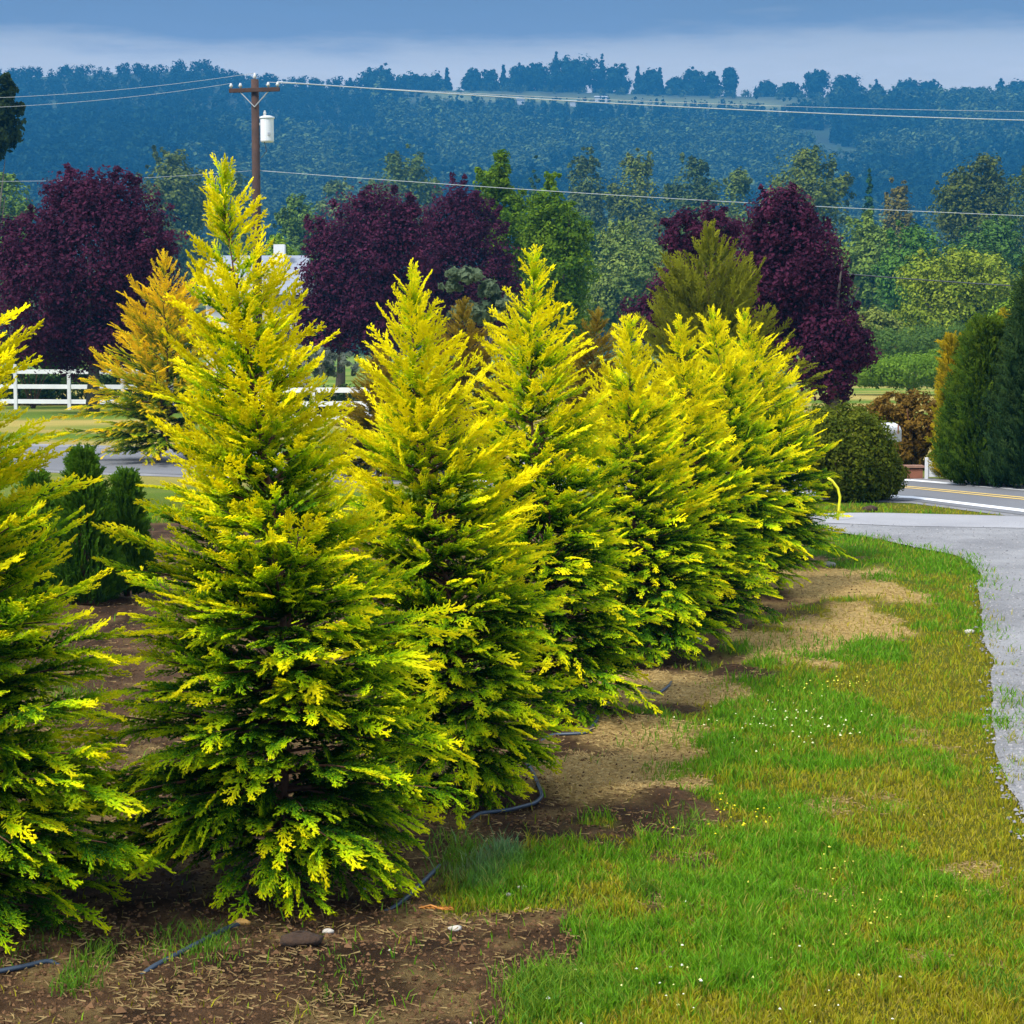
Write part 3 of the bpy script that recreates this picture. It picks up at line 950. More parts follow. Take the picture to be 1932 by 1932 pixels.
# ------------------------------------------------------------------ hills and far woods
RD = 1500.0
cx_ = [-2600, -900, -200, 0, 200, 400, 430, 480, 700, 1000, 1400, 1932, 2600, 4600]
cy_ = [260, 210, 182, 172, 160, 147, 160, 172, 178, 180, 193, 207, 215, 240]
az_k = [math.atan((x - 966) / F) for x in cx_]
zc_k = [(HOR - y) / F * RD + CH for y in cy_]


def hill_z(az, d):
    zc = np.interp(az, az_k, zc_k)
    t = np.clip((d - 620) / (RD - 620), 0, 1)
    s = t ** 1.15 * (1 - .12 * np.sin(np.pi * t))
    z = zc * s
    z = np.where(d > RD, zc * (1 - .10 * np.clip((d - RD) / 900, 0, 1)), z)
    wob = (fbm(az * 900, d, 160, 31) - .5) * 26 * np.sin(np.pi * np.clip(t, 0, 1))
    return z + wob


azs = np.linspace(R(-38), R(38), 200); ds = np.concatenate([np.linspace(600, RD, 60), np.linspace(RD + 30, 2600, 16)])
AZ, DD = np.meshgrid(azs, ds)
HZ = hill_z(AZ, DD) - np.where(DD <= 601, 4, 0)


def field_mask(az, d):
    xp = 966 + F * np.tan(az)
    f = sstep(1448, 1462, d + (fbm(az * 2000, d, 60, 41) - .5) * 30) * (1 - sstep(1478, 1496, d))
    return f * sstep(760, 860, xp) * (1 - sstep(1420, 1560, xp)) * 1.0


hc = lerp(np.broadcast_to(np.array([.016, .038, .014]), AZ.shape + (3,)), np.array([.11, .13, .05]), field_mask(AZ, DD))
hv = np.stack([DD * np.sin(AZ), DD * np.cos(AZ), HZ], -1).reshape(-1, 3)
nr, nc = AZ.shape
ii = np.arange(nr * nc).reshape(nr, nc)
hf = np.stack([ii[:-1, :-1], ii[:-1, 1:], ii[1:, 1:], ii[1:, :-1]], -1).reshape(-1, 4)
HM, nt, b = mat_new('hill_ground')
a = nt.nodes.new('ShaderNodeAttribute'); a.attribute_name = 'Col'
tc = nt.nodes.new('ShaderNodeTexCoord')
n = nt.nodes.new('ShaderNodeTexNoise'); n.inputs['Scale'].default_value = .04; n.inputs['Detail'].default_value = 6
nt.links.new(tc.outputs['Object'], n.inputs['Vector'])
mr = nt.nodes.new('ShaderNodeMapRange'); mr.inputs['From Min'].default_value = .3; mr.inputs['From Max'].default_value = .7; mr.inputs['To Min'].default_value = .6; mr.inputs['To Max'].default_value = 1.3
nt.links.new(n.outputs['Fac'], mr.inputs['Value'])
v = nt.nodes.new('ShaderNodeVectorMath'); v.operation = 'SCALE'
nt.links.new(a.outputs['Color'], v.inputs[0]); nt.links.new(mr.outputs[0], v.inputs['Scale'])
nt.links.new(v.outputs[0], b.inputs['Base Color']); b.inputs['Roughness'].default_value = .95
tag(mesh_np('hills', hv, hf, HM, None, hc, True), kind='structure')


def far_template(kind, seed, n):
    rng = np.random.RandomState(seed)
    if kind == 'con':
        lobes = [(0, 0, 1 - (k + .5) / 7.2, .25 * (k + .8) / 6, .25 * (k + .8) / 6, .12) for k in range(7)]
        V, Fq, _ = leaf_cloud(lobes, n, .12, (0, 0, 0), (1, 1, 1), rng, .6, per=8, shell=.9)
    elif kind == 'bush':
        lobes = [(0, 0, .55, .34, .34, .38), (.14, 0, .35, .28, .28, .28), (-.16, .05, .4, .25, .25, .3), (0, -.1, .78, .2, .2, .2)]
        V, Fq, _ = leaf_cloud(lobes, n, .13, (0, 0, 0), (1, 1, 1), rng, .42, per=8, up=.5, shell=.9)
    return V, Fq


TPL = [far_template('con', 1, 170), far_template('con', 2, 170), far_template('bush', 3, 170), far_template('bush', 4, 170)]


def forest(pos, hts, kinds, colr, seed):
    rng = np.random.RandomState(seed)
    VV, FF, CC = [], [], []; off = 0
    for k in range(4):
        idx = np.where(kinds == k)[0]
        if not len(idx): continue
        tv, tf = TPL[k]
        m = len(idx)
        a_ = rng.uniform(0, 6.28, m)
        ca, sa = np.cos(a_)[:, None], np.sin(a_)[:, None]
        wd = hts[idx, None] * rng.uniform(.8, 1.25, (m, 1))
        x = (tv[None, :, 0] * ca - tv[None, :, 1] * sa) * wd; y = (tv[None, :, 0] * sa + tv[None, :, 1] * ca) * wd; z = tv[None, :, 2] * hts[idx, None]
        P = np.stack([x, y, z], -1) + pos[idx, None, :]
        C = np.repeat(colr[idx, None, :], len(tv), 1) * rng.uniform(.75, 1.25, (m, len(tv) // 4, 1)).repeat(4, 1)
        VV.append(P.reshape(-1, 3)); CC.append(C.reshape(-1, 3)); FF.append((tf[None] + (off + np.arange(m) * len(tv))[:, None, None]).reshape(-1, 4)); off += m * len(tv)
    return np.concatenate(VV), np.concatenate(FF), np.concatenate(CC)


rng = np.random.RandomState(5)
NF = 15000
d_ = 640 + (RD + 10 - 640) * rng.rand(NF) ** .9
a_ = rng.uniform(R(-19), R(19), NF)
fm = field_mask(a_, d_)
clear = (fbm(a_ * 1800, d_, 90, 51) > .72)
keep = (fm < .3) & ~(clear & (F * np.tan(a_) > -300))
d_, a_ = d_[keep], a_[keep]
pos = np.stack([d_ * np.sin(a_), d_ * np.cos(a_), hill_z(a_, d_) - 1.0], -1)
xp = 966 + F * np.tan(a_)
mixn = fbm(a_ * 1500, d_, 140, 61)
kinds = np.where(rng.rand(len(d_)) < sstep(.38, .62, mixn), rng.randint(0, 2, len(d_)), rng.randint(2, 4, len(d_)))
hts = np.where(kinds < 2, rng.uniform(13, 25, len(d_)), rng.uniform(11, 19, len(d_)))
edge_f = (d_ > 1390) & (xp > 740) & (xp < 1560)
hts = np.where(edge_f, hts * .42, hts)
hts = np.where((d_ > 1440) & (xp >= 1560), hts * .6, hts)
kinds = np.where((xp < 720) & (d_ > 1300), rng.randint(2, 4, len(d_)), kinds)
hts = np.where((xp < 720) & (d_ > 1300), rng.uniform(7, 11, len(d_)), hts)
dec = (kinds >= 2) & ~((xp < 720) & (d_ > 1300))
cc1 = np.where(dec[:, None], np.array([.035, .065, .022]), np.array([.008, .028, .018]))
cc2 = np.where(dec[:, None], np.array([.10, .15, .045]), np.array([.022, .055, .028]))
rr = rng.rand(len(d_))[:, None] ** 1.8
colr = cc1 * (1 - rr) + cc2 * rr
V, Fq, C = forest(pos, hts, kinds, colr, 6)
tag(mesh_np('hillside_forest', V, Fq, FARLEAF, None, C), 'hazy blue green woods covering the far hillside', 'forest', kind='stuff')

# valley woods seen as one mass between the nearer trees
NV = 900
d_ = rng.uniform(430, 700, NV); a_ = rng.uniform(R(-17), R(17), NV)
pos = np.stack([d_ * np.sin(a_), d_ * np.cos(a_), np.zeros(NV)], -1)
pos[:, 2] = np.where(d_ > 620, hill_z(a_, d_), 0) - .5
kinds = rng.choice([0, 2, 3], NV, p=[.2, .4, .4]); hts = rng.uniform(9, 17, NV)
rr = rng.rand(NV)[:, None]
colr = np.array([.04, .075, .02]) * (1 - rr) + np.array([.15, .2, .05]) * rr
V, Fq, C = forest(pos, hts, kinds, colr, 9)
tag(mesh_np('valley_woods', V, Fq, FARLEAF, None, C), 'green woods along the foot of the hill', 'forest', kind='stuff')

# skyline trees one can tell apart
SKY = [(665, 147, 10, 1, 'thin lone spire left of the humped clump'), (716, 128, 38, 0, 'humped tree clump alone on the ridge right of the pole'),
       (775, 139, 28, 0, 'flat topped tree at the left end of the long ridge wood'), (815, 139, 30, 0, 'second flat topped tree of the long ridge wood'), (845, 126, 10, 1, 'thin spire rising over the flat topped trees'),
       (893, 130, 20, 0, 'small rounded crown at the start of the climbing ridge wood'), (925, 132, 18, 0, 'small crown beside the first rounded one'), (950, 122, 12, 1, 'short spire midway up the climbing wood'),
       (980, 125, 24, 0, 'rounded crown left of the summit wood'), (1012, 118, 24, 0, 'crown at the left shoulder of the summit wood'), (1048, 100, 12, 1, 'highest thin spire of the summit wood'), (1060, 108, 34, 0, 'left crown of the summit wood'),
       (1100, 106, 36, 0, 'right crown of the summit wood'), (1133, 103, 14, 1, 'dark spire right of the summit crowns'), (1160, 120, 26, 0, 'crown on the right shoulder of the summit wood'), (1200, 122, 11, 1, 'spire on the descending wood'),
       (1225, 132, 24, 0, 'low crown on the descending wood'), (1241, 124, 9, 1, 'thin spire at the tail of the descending wood'), (1270, 148, 22, 0, 'lowest crown where the wood ends'),
       (1306, 129, 24, 0, 'square topped tree right of the long wood'), (1338, 136, 16, 0, 'smaller crown attached to the square topped tree'), (1371, 128, 14, 2, 'lone upright oval tree'), (1440, 154, 22, 0, 'low rounded tree right of the lone oval one'),
       (1480, 158, 26, 0, 'low spreading tree left of the tall blocky one'), (1531, 133, 24, 2, 'tall blocky tree, widest at its flat top'), (1590, 141, 30, 0, 'broad tree right of the tall blocky one'), (1645, 150, 24, 1, 'pointed tree between two broad clumps'),
       (1700, 150, 26, 0, 'left half of the wide clump near the right edge'), (1740, 152, 26, 0, 'right half of the wide clump near the right edge'), (1800, 168, 26, 0, 'low tree in the dip near the right edge'), (1832, 166, 24, 0, 'low tree after the dip'),
       (1875, 147, 22, 1, 'pointed tree near the right end of the ridge'), (1915, 152, 30, 0, 'broad tree at the right end of the ridge')]
for i, (x, ty, hw, kd, lab) in enumerate(SKY):
    az = math.atan((x - 966) / F)
    d = RD + 14
    Y = d * math.cos(az)
    zg = float(hill_z(np.array([az]), np.array([d]))[0]) - 2
    top = at(x, ty, Y)[2]; H = top - zg; W_ = hw * mpx(Y)
    rng = np.random.RandomState(400 + i)
    if kd == 1:
        lobes = [(0, 0, H * (1 - (k + .5) / 7.4), W_ * (k + .8) / 7, W_ * (k + .8) / 7, H * .1) for k in range(7)]
    elif kd == 2:
        lobes = [(0, 0, H * .3, W_ * .7, W_ * .7, H * .28), (0, 0, H * .6, W_ * .95, W_ * .9, H * .3), (0, 0, H * .82, W_ * .85, W_ * .8, H * .18)]
    else:
        lobes = [(0, 0, H * .5, W_ * .95, W_, H * .45), (-.5 * W_, 0, H * .35, W_ * .6, W_ * .6, H * .35), (.5 * W_, 0, H * .35, W_ * .6, W_ * .6, H * .35), (.2 * W_, 0, H * .8, W_ * .5, W_ * .5, H * .2), (-.3 * W_, 0, H * .75, W_ * .45, W_ * .45, H * .2)]
        for k in range(4):
            ox = rng.uniform(-.75, .75) * W_; hz_k = H * rng.uniform(.72, .98) * (1 - .25 * abs(ox) / W_)
            lobes += [(ox, 0, hz_k + q_ * H * .06, W_ * .13 * (1 - q_ * .28), W_ * .13 * (1 - q_ * .28), H * .06) for q_ in range(3)]
    root = empty('ridge_tree', (az and math.sin(az) * d, Y, zg), lab + ' on the far ridge', 'tree', 'trees standing along the far ridge')
    V, Fq, C = leaf_cloud(lobes, 4500, 1.9, (.008, .028, .018), (.02, .055, .03), rng, .34, shell=.9)
    mesh_np('crown', V, Fq, FARLEAF, root, C)
    MB().tube([(0, 0, -1), (0, 0, H * .6)], [W_ * .08, W_ * .03], 6).build('trunk', BARK_G, root)

# small far houses
for i, (x, y, wpx, hpx, Yd, lab) in enumerate([(722, 181, 15, 7, 1452, 'tiny pale house on the ridge below the humped tree clump'), (982, 186, 14, 7, 1455, 'tiny pale house at the left end of the ridge field'),
                                         (1132, 182, 24, 6, 1458, 'long white farm building under the summit wood'), (1080, 190, 12, 6, 1450, 'tiny grey house left of the long white farm building'),
                                         (1478, 203, 10, 10, 1440, 'tiny white house at the right end of the ridge field'), (655, 298, 14, 12, 1050, 'pale house among the hillside woods left of the purple tops')]):
    az = math.atan((x - 966) / F)
    dd_ = np.linspace(900, RD - 5, 400)
    zz_ = hill_z(np.full(400, az), dd_) + 1.0
    ye_ = np.array([at(x, y + hpx, q_ * math.cos(az))[2] for q_ in dd_])
    Yd = float(dd_[np.argmin(np.abs(zz_ - ye_))]); Y = Yd * math.cos(az)
    zg = float(zz_[np.argmin(np.abs(zz_ - ye_))])
    zh = float(hill_z(np.array([az]), np.array([Yd]))[0])
    W_, H_ = wpx * mpx(Y), hpx * mpx(Y)
    root = empty('farm_house', (math.sin(az) * Yd, Y, zg), lab, 'house', 'far houses on the hill')
    MB().box((0, 0, (H_ * .6 + zh - zg - 4) / 2), (W_, 8, H_ * .6 - (zh - zg - 4))).build('wall', FARM, root)
    m = MB()
    hw, e_ = W_ / 2 + .4, 4.5
    z0, z1 = H_ * .6 + .02, H_ * 1.1
    m.v += [(-hw, -e_, z0), (hw, -e_, z0), (hw, e_, z0), (-hw, e_, z0), (-hw, 0, z1), (hw, 0, z1)]
    m.f += [(0, 1, 5, 4), (2, 3, 4, 5), (0, 4, 3), (1, 2, 5), (0, 3, 2, 1)]
    m.build('roof', FARM if i == 2 else ROOFM, root)

# ------------------------------------------------------------------ house behind the tallest cypress
Y = 92.0
hx0, hx1 = at(395, 600, Y)[0], at(585, 600, Y)[0]
zr, ze = at(480, 482, Y)[2], at(480, 560, Y)[2]
root = empty('house', ((hx0 + hx1) / 2, Y, 0), 'pale grey house with a slate blue roof behind the tallest golden cypress', 'house')
hw = (hx1 - hx0) / 2
MB().box((0, 0, ze / 2), (2 * hw - .6, 6, ze)).build('wall', SIDING, root)
m = MB()
m.v += [(-hw, -3.5, ze + .02), (hw, -3.5, ze + .02), (hw, 3.5, ze + .02), (-hw, 3.5, ze + .02), (-hw, 0, zr), (hw, 0, zr)]
m.f += [(0, 1, 5, 4), (2, 3, 4, 5), (0, 4, 3), (1, 2, 5), (0, 3, 2, 1)]
roof = m.build('roof', ROOFM, root)
MB().box((hw * .45, -.8, zr + .05), (.5, .5, .8)).build('chimney', WHITE, roof)
for k in (-.6, -.1, .55):
    f = MB().box((hw * k, -3.04, ze * .55), (1.1, .08, 1.2)).build('window', WHITE, root)
    MB().box((hw * k, -3.1, ze * .55), (.9, .06, 1.0)).build('pane', GLASS, f)
d_o = MB().box((hw * .2, -3.04, 1.0), (.95, .08, 2.0)).build('door', ROOFM, root)

# ------------------------------------------------------------------ white rail fences
def rail_fence(pts, zt, rails, label, w_=.12):
    base = pts[0]
    root = empty('rail_fence', (base[0], base[1], 0), label, 'fence', 'white rail fences beyond the road')
    rel = [(p[0] - base[0], p[1] - base[1]) for p in pts]
    for p in rel:
        po = MB().box((p[0], p[1], zt / 2), (w_, w_, zt)).build('post', WHITE, root)
    for z in rails:
        for a, b in zip(rel[:-1], rel[1:]):
            mx_, my_ = (a[0] + b[0]) / 2, (a[1] + b[1]) / 2
            L = math.hypot(b[0] - a[0], b[1] - a[1]); an = math.atan2(b[1] - a[1], b[0] - a[0])
            MB().box((mx_, my_ - .0, z), (L - w_, .045, .16), an).build('rail', WHITE, root)
    return root


z68 = lambda y_, Y_: at(0, y_, Y_)[2]
Yf = gp(30, 772)[1]
pl = [(at(x, 772, Yf - (x) * .004)[0], Yf - x * .004) for x in (-70, 30, 131, 232, 330)]
rail_fence(pl, z68(687, Yf), [z68(701, Yf), z68(729, Yf), z68(757, Yf)], 'white three rail fence at the left under the widest purple tree')
Yf = gp(600, 795)[1]
pl = [(at(x, 795, Yf)[0], Yf + 0 * x) for x in (490, 591, 692, 790)]
rail_fence(pl, z68(729, Yf), [z68(736, Yf), z68(762, Yf), z68(787, Yf)], 'white three rail fence seen in the gap right of the tallest golden cypress', .12)

# ------------------------------------------------------------------ utility pole and wires
Yp = 76.0
pb = gbase(486, Yp)
zt = at(486, 150, Yp)[2]
root = empty('utility_pole', pb, 'brown wooden utility pole with a crossarm and a white transformer', 'utility pole')
MB().tube([(0, 0, 0), (.02, 0, zt * .5), (0, 0, zt)], [.19, .165, .14], 12).build('pole', POLEW, root, True)
za = at(486, 171, Yp)[2]
arm_an = R(-14)
ca_, sa_ = math.cos(arm_an), math.sin(arm_an)
arm = MB().box((0, -.19, za), (1.98, .11, .15), arm_an).build('crossarm', POLEW, root, bevel=.01)
for s_ in (-1, 1):
    MB().tube([(s_ * .55 * ca_, s_ * .55 * sa_ - .2, za - .07), (0, -.17, za - .62)], .02, 6).build('brace', GALV, root)
insul = []
for s_ in (-.92, -.55, .55, .92):
    x_, y_ = s_ * ca_, s_ * sa_ - .19
    MB().tube([(x_, y_, za + .08), (x_, y_, za + .13), (x_, y_, za + .16), (x_, y_, za + .22), (x_, y_, za + .27)], [.025, .05, .075, .05, .03], 8).build('insulator', PORC, root, True)
MB().tube([(0, 0, zt), (0, 0, zt + .1), (0, 0, zt + .16), (0, 0, zt + .24)], [.03, .07, .05, .03], 8).build('insulator', PORC, root, True)
zb0, zb1 = at(486, 268, Yp)[2], at(486, 224, Yp)[2]
tx_ = .17 + .27
tr = MB().tube([(tx_, -.02, zb0), (tx_, -.02, zb0 + .04), (tx_, -.02, zb1)], [.235, .25, .25], 20).build('transformer', WHITE, root, False)
MB().tube([(tx_, -.02, zb1 + .005), (tx_, -.02, zb1 + .06), (tx_, -.02, zb1 + .10)], [.285, .28, .16], 20).build('lid', WHITE, tr)
MB().tube([(tx_ - .08, -.02, zb1 + .1), (tx_ - .08, -.02, zb1 + .2), (tx_ - .08, -.02, zb1 + .3)], [.035, .06, .03], 8).build('bushing', PORC, tr)
MB().box((tx_ + .1, -.27, zb0 + .28), (.09, .04, .09)).build('name_plate', GALV, tr)
MB().box((.2, -.02, zb1 - .2), (.1, .12, .08)).build('bracket', GALV, root)
MB().tube([(.35, -.1, zb0 - .01), (.42, -.1, zb0 - .35), (.22, -.12, zb0 - .6)], .018, 6).build('drop_cable', WIRED, root)


def wire(p0, p1, sag, label, mat=WIRE, r=.018):
    p0, p1 = np.array(p0), np.array(p1)
    n_ = 40
    pts = []
    for i in range(n_ + 1):
        t = i / n_
        p = p0 * (1 - t) + p1 * t
        p[2] -= sag * 4 * t * (1 - t)
        pts.append(tuple(p - p0))
    root = MB().tube(pts, r, 5).build('overhead_wire', mat, None, True)
    root.location = [float(q) for q in p0]
    return tag(root, label, 'wire', 'overhead power wires')


pc = lambda s_: (pb[0] + s_ * ca_, pb[1] + s_ * sa_ - .19, za + .27)
wire(pc(.92), at(2250, 233, 92), .28, 'lower of the two bright wires running right from the crossarm end', r=.020)
wire(pc(.55), at(2250, 212, 96), .3, 'fainter upper wire running right from the crossarm', r=.009)
wire((pb[0], pb[1], zt + .24), at(-500, 178, 70), .5, 'wire running left from the pole top across the hill', r=.007)
wire(pc(-.92), at(-500, 196, 70), .5, 'wire running left from the crossarm end', r=.007)
zl = at(486, 322, Yp)[2]
wire((pb[0] + .15, pb[1], zl), at(2250, 418, 88), .22, 'pale wire running right from low on the pole, above the purple trees', r=.012)
wire((pb[0] - .15, pb[1], zl), at(-400, 330, 70), .3, 'faint low wire running left from the pole', r=.007)
wire(at(1500, 508, 62), at(2300, 556, 54), .1, 'dark wire crossing the pale green trees at the right', WIRED, .02)

# ------------------------------------------------------------------ roadside items
# mailbox
Ym = 36.5
mb_ = gbase(1673, Ym)
root = empty('mailbox', mb_, 'white rounded mailbox on a post beyond the road above the round shrub', 'mailbox')
zt_ = at(1673, 797, Ym)[2]
bw, bl, bh = .20, .52, .34
prof = [(-bw, 0), (bw, 0), (bw, bh * .5)] + [(bw * math.cos(a_), bh * .5 + bw * .85 * math.sin(a_)) for a_ in np.linspace(.2, math.pi - .2, 9)] + [(-bw, bh * .5)]
m = MB(); nP = len(prof)
rz = R(-35); c_, s_ = math.cos(rz), math.sin(rz)
for yy in (-bl / 2, bl / 2):
    for px_, pz_ in prof:
        m.v.append((px_ * c_ - yy * s_, px_ * s_ + yy * c_, zt_ - bh * 1.02 + pz_))
for k in range(nP):
    m.f.append((k, (k + 1) % nP, nP + (k + 1) % nP, nP + k))
m.f.append(tuple(range(nP))[::-1]); m.f.append(tuple(range(nP, 2 * nP)))
m.build('box', WHITE, root)
MB().box((0, 0, (zt_ - bh * 1.02) / 2 - .003), (.10, .10, zt_ - bh * 1.02 - .006)).build('post', BARK_G, root)
MB().box((.25 * c_, .25 * s_, zt_ - .12), (.02, .05, .16)).build('flag', BRICK, root)

# low brick wall
Yw = gp(1720, 907)[1] + .6
bw_ = gbase(1705, Yw)
root = empty('brick_wall', bw_, 'low red brown brick wall beyond the road under the rust brown shrub', 'wall')
hz_ = at(1705, 880, Yw)[2]
W_ = 75 * mpx(Yw)
MB().box((0, 0, hz_ / 2 - .02), (W_, .22, hz_ - .04)).build('bricks', BRICK, root)
MB().box((0, 0, hz_ + .002), (W_ + .05, .28, .04)).build('coping', mat_plain('coping', (.3, .16, .11), .8), root)
# white slatted panel
bq = gbase(1752, Yw - .2)
root = empty('trellis_panel', bq, 'white slatted wooden panel beyond the road, half hidden by the dark conifer', 'panel')
hq = at(1752, 862, Yw)[2]
MB().box((0, 0, hq / 2), (.05, .06, hq)).build('post', WHITE, root)
MB().box((.62, 0, hq / 2), (.05, .06, hq)).build('post', WHITE, root)
for k in range(6):
    MB().box((.31, .0, .07 + k * (hq - .1) / 5.6), (.565, .025, .055)).build('slat', WHITE, root)

# yellow bent marker
by_ = gp(1580, 985)
root = MB().tube([(0, 0, 0), (.02, 0, .2), (.03, 0, .34), (.0, 0, .46), (-.08, 0, .56), (-.14, 0, .60)], .018, 8).build('bent_marker', YEL, None, True)
root.location = [float(q) for q in by_]
tag(root, 'thin bent yellow rod marker at the driveway corner beyond the far end of the row', 'marker')


def rock(name, p, size, mat, label, cat, group=None, seed=0, flat=.6, z=0.0):
    rng = np.random.RandomState(seed)
    m = MB(); n1, n2 = 7, 10
    ph = rng.uniform(0, 6, 4)
    for i in range(n1):
        th = math.pi * i / (n1 - 1)
        for j in range(n2):
            a_ = 2 * math.pi * j / n2
            r_ = 1 + .18 * math.sin(3 * a_ + ph[0]) + .14 * math.sin(2 * a_ + 4 * th + ph[1]) + rng.uniform(-.06, .06)
            m.v.append((size[0] * r_ * math.sin(th) * math.cos(a_), size[1] * r_ * math.sin(th) * math.sin(a_), size[2] * (math.cos(th) * (1 + .1 * math.sin(a_ + ph[2])) + flat)))
    for i in range(n1 - 1):
        for j in range(n2):
            a, b = i * n2 + j, i * n2 + (j + 1) % n2
            m.f.append((a, a + n2, b + n2, b))
    o = m.build(name, mat, None, True)
    gz = float(ground_z(np.array([p[0]]), np.array([p[1]]))[0])
    o.location = (float(p[0]), float(p[1]), gz + z)
    return tag(o, label, cat, group)


rock('soil_clod', gp(568, 1816), (.085, .05, .032), CLOD, 'dark chunk of soil or wood lying on the bare ground below the tallest cypress', 'clod', None, 1)
rock('fungus', gp(456, 1748), (.035, .03, .014), mat_plain('tan_fungus', (.62, .33, .08), .6, .3, 40), 'small orange tan mushroom cap on the soil at the tallest cypress base', 'mushroom', None, 2)
rock('dark_stone', gp(1641, 966), (.11, .09, .06), CLOD, 'small dark stone on the grass strip beside the road corner', 'stone', None, 3)
for i, (x, y, s_, lab) in enumerate([(620, 1752, .02, 'pale pebble right of the tan mushroom'), (690, 1662, .018, 'white pebble under the right lower boughs of the tallest cypress'), (985, 1684, .018, 'pale pebble on the grass patch edge'),
                                      (1565, 1068, .06, 'long pale stone at the foot of the farthest golden cypress'), (1830, 1195, .035, 'pale stone on the driveway edge'), (860, 1755, .022, 'pinkish pebble on the brown soil'),
                                      (960, 1690, .014, 'tiny pale pebble beside the green weeds'), (1310, 1215, .045, 'pale stone under the fifth golden cypress')]):
    rock('pebble', gp(x, y), (s_ * 1.3, s_ * .7, s_ * .6), PALES, lab, 'pebble', 'pale pebbles on the ground', 20 + i)

# irrigation hose, dipping in and out of the soil
hp = [(-60, 1850, .0), (40, 1838, .012), (95, 1826, .012), (150, 1832, -.05), (230, 1850, -.05), (285, 1838, .012), (345, 1812, .014), (400, 1785, .014), (440, 1755, .01), (520, 1715, -.02),
      (640, 1722, -.04), (740, 1700, .0), (770, 1683, .016), (812, 1648, .016), (850, 1600, -.05), (870, 1560, -.02), (900, 1545, .014), (960, 1530, .016), (1010, 1508, .02), (1024, 1497, .02), (1005, 1465, .015), (988, 1440, .01),
      (1000, 1400, -.01), (1035, 1385, .012), (1110, 1388, .014), (1130, 1370, .012), (1120, 1345, -.02), (1180, 1290, -.02), (1240, 1312, .012), (1262, 1300, .012), (1270, 1270, -.03)]
kp = []
for x, y, dz in hp:
    g = gp(x, y); kp.append((g[0], g[1], float(ground_z(np.array([g[0]]), np.array([g[1]]))[0]) + dz))
kp = np.array(kp); tt = np.linspace(0, len(kp) - 1, 240)
pts = [np.array([np.interp(t, range(len(kp)), kp[:, q]) for q in range(3)]) for t in tt]
for _ in range(3):
    pts = [pts[0]] + [(pts[i - 1] + 2 * pts[i] + pts[i + 1]) / 4 for i in range(1, len(pts) - 1)] + [pts[-1]]
p0 = pts[0]
o = MB().tube([tuple(p - p0) for p in pts], .0105, 8).build('irrigation_hose', HOSE, None, True)
o.location = [float(q) for q in p0]
tag(o, 'dark blue grey irrigation hose running along the row, partly buried', 'hose')

# orange dead twig
g = gp(790, 1722)
m = MB().tube([(0, 0, .02), (.05, .01, .03), (.10, -.01, .018), (.15, .0, .012)], [.004, .005, .004, .002], 5)
for k in range(14):
    x_ = .01 * k
    m.poly([(x_, 0, .022), (x_ + .012, .012 * (-1) ** k, .03), (x_ + .02, .02 * (-1) ** k, .02), (x_ + .008, .004, .016)])
o = m.build('dead_frond', ORANGE); o.location = [float(q) for q in g]
tag(o, 'orange brown dead frond lying at the right foot of the tallest cypress', 'dead frond')

# ------------------------------------------------------------------ grass, straw, litter, gravel, flowers (uncountable)
def in_drive(x, y):
    inside = np.zeros(len(x), bool)
    P = driveG
    j = len(P) - 1
    for i in range(len(P)):
        xi, yi, xj, yj = P[i, 0], P[i, 1], P[j, 0], P[j, 1]
        c = ((yi > y) != (yj > y)) & (x < (xj - xi) * (y - yi) / (yj - yi + 1e-12) + xi)
        inside ^= c
        j = i
    return inside


def blades(x, y, h, w_, C, rng, lean=.5):
    n = len(x)
    z = ground_z(x, y) - .003
    a = rng.uniform(0, 6.283, n); b = rng.uniform(0, 6.283, n)
    l = h * lean * rng.uniform(.1, 1.2, n)
    dx, dy = np.cos(a) * w_ * .5, np.sin(a) * w_ * .5
    lx, ly = np.cos(b) * l, np.sin(b) * l
    V = np.stack([np.stack([x - dx, y - dy, z], -1), np.stack([x + dx, y + dy, z], -1),
                  np.stack([x + dx * .7 + lx * .35, y + dy * .7 + ly * .35, z + h * .6], -1), np.stack([x - dx * .7 + lx * .35, y - dy * .7 + ly * .35, z + h * .6], -1),
                  np.stack([x + lx, y + ly, z + h], -1)], 1).reshape(-1, 3)
    k = np.arange(n)[:, None] * 5
    T = np.concatenate([k + np.array([[0, 1, 2]]), k + np.array([[0, 2, 3]]), k + np.array([[3, 2, 4]])], 0)
    CC = np.repeat(C, 5, 0)
    return V, T, CC


def scatter(n, rng, y0=6.0, y1=30.0, pw=.7):
    # uniform-ish on the picture: dense near
    y = (y0 ** -pw + (y1 ** -pw - y0 ** -pw) * rng.rand(n)) ** (-1 / pw)
    x = rng.uniform(-.275, .34, n) * y
    return x, y


rng = np.random.RandomState(91)
x, y = scatter(720000, rng)
m_ = masks(x, y)
ind = in_drive(x - np.abs(rng.normal(0, .10, len(x))) - .22 * fbm(x, y, .3, 88) * (rng.rand(len(x)) < .5), y)
roadn = np.interp(x, road_near[:, 0], road_near[:, 1])
dens = (1 - m_['soil']) * (1 - .8 * m_['straw']) * (.55 + .45 * m_['green'])
dens = np.maximum(dens, .006)
keep = (rng.rand(len(x)) < dens) & ~ind & (y < roadn - .1)
x, y = x[keep], y[keep]
m_ = {k: v_[keep] for k, v_ in m_.items()}
tuft = fbm(x, y, .09, 71, 2)
g = np.clip(m_['green'] + (tuft - .5) * .7 + rng.normal(0, .2, len(x)), 0, 1)
h = (.016 + .028 * g + .03 * sstep(.55, .8, tuft)) * rng.uniform(.5, 1.4, len(x)) * (1 + y * .012)
wv = (.0028 + .00042 * y) * rng.uniform(.7, 1.3, len(x))
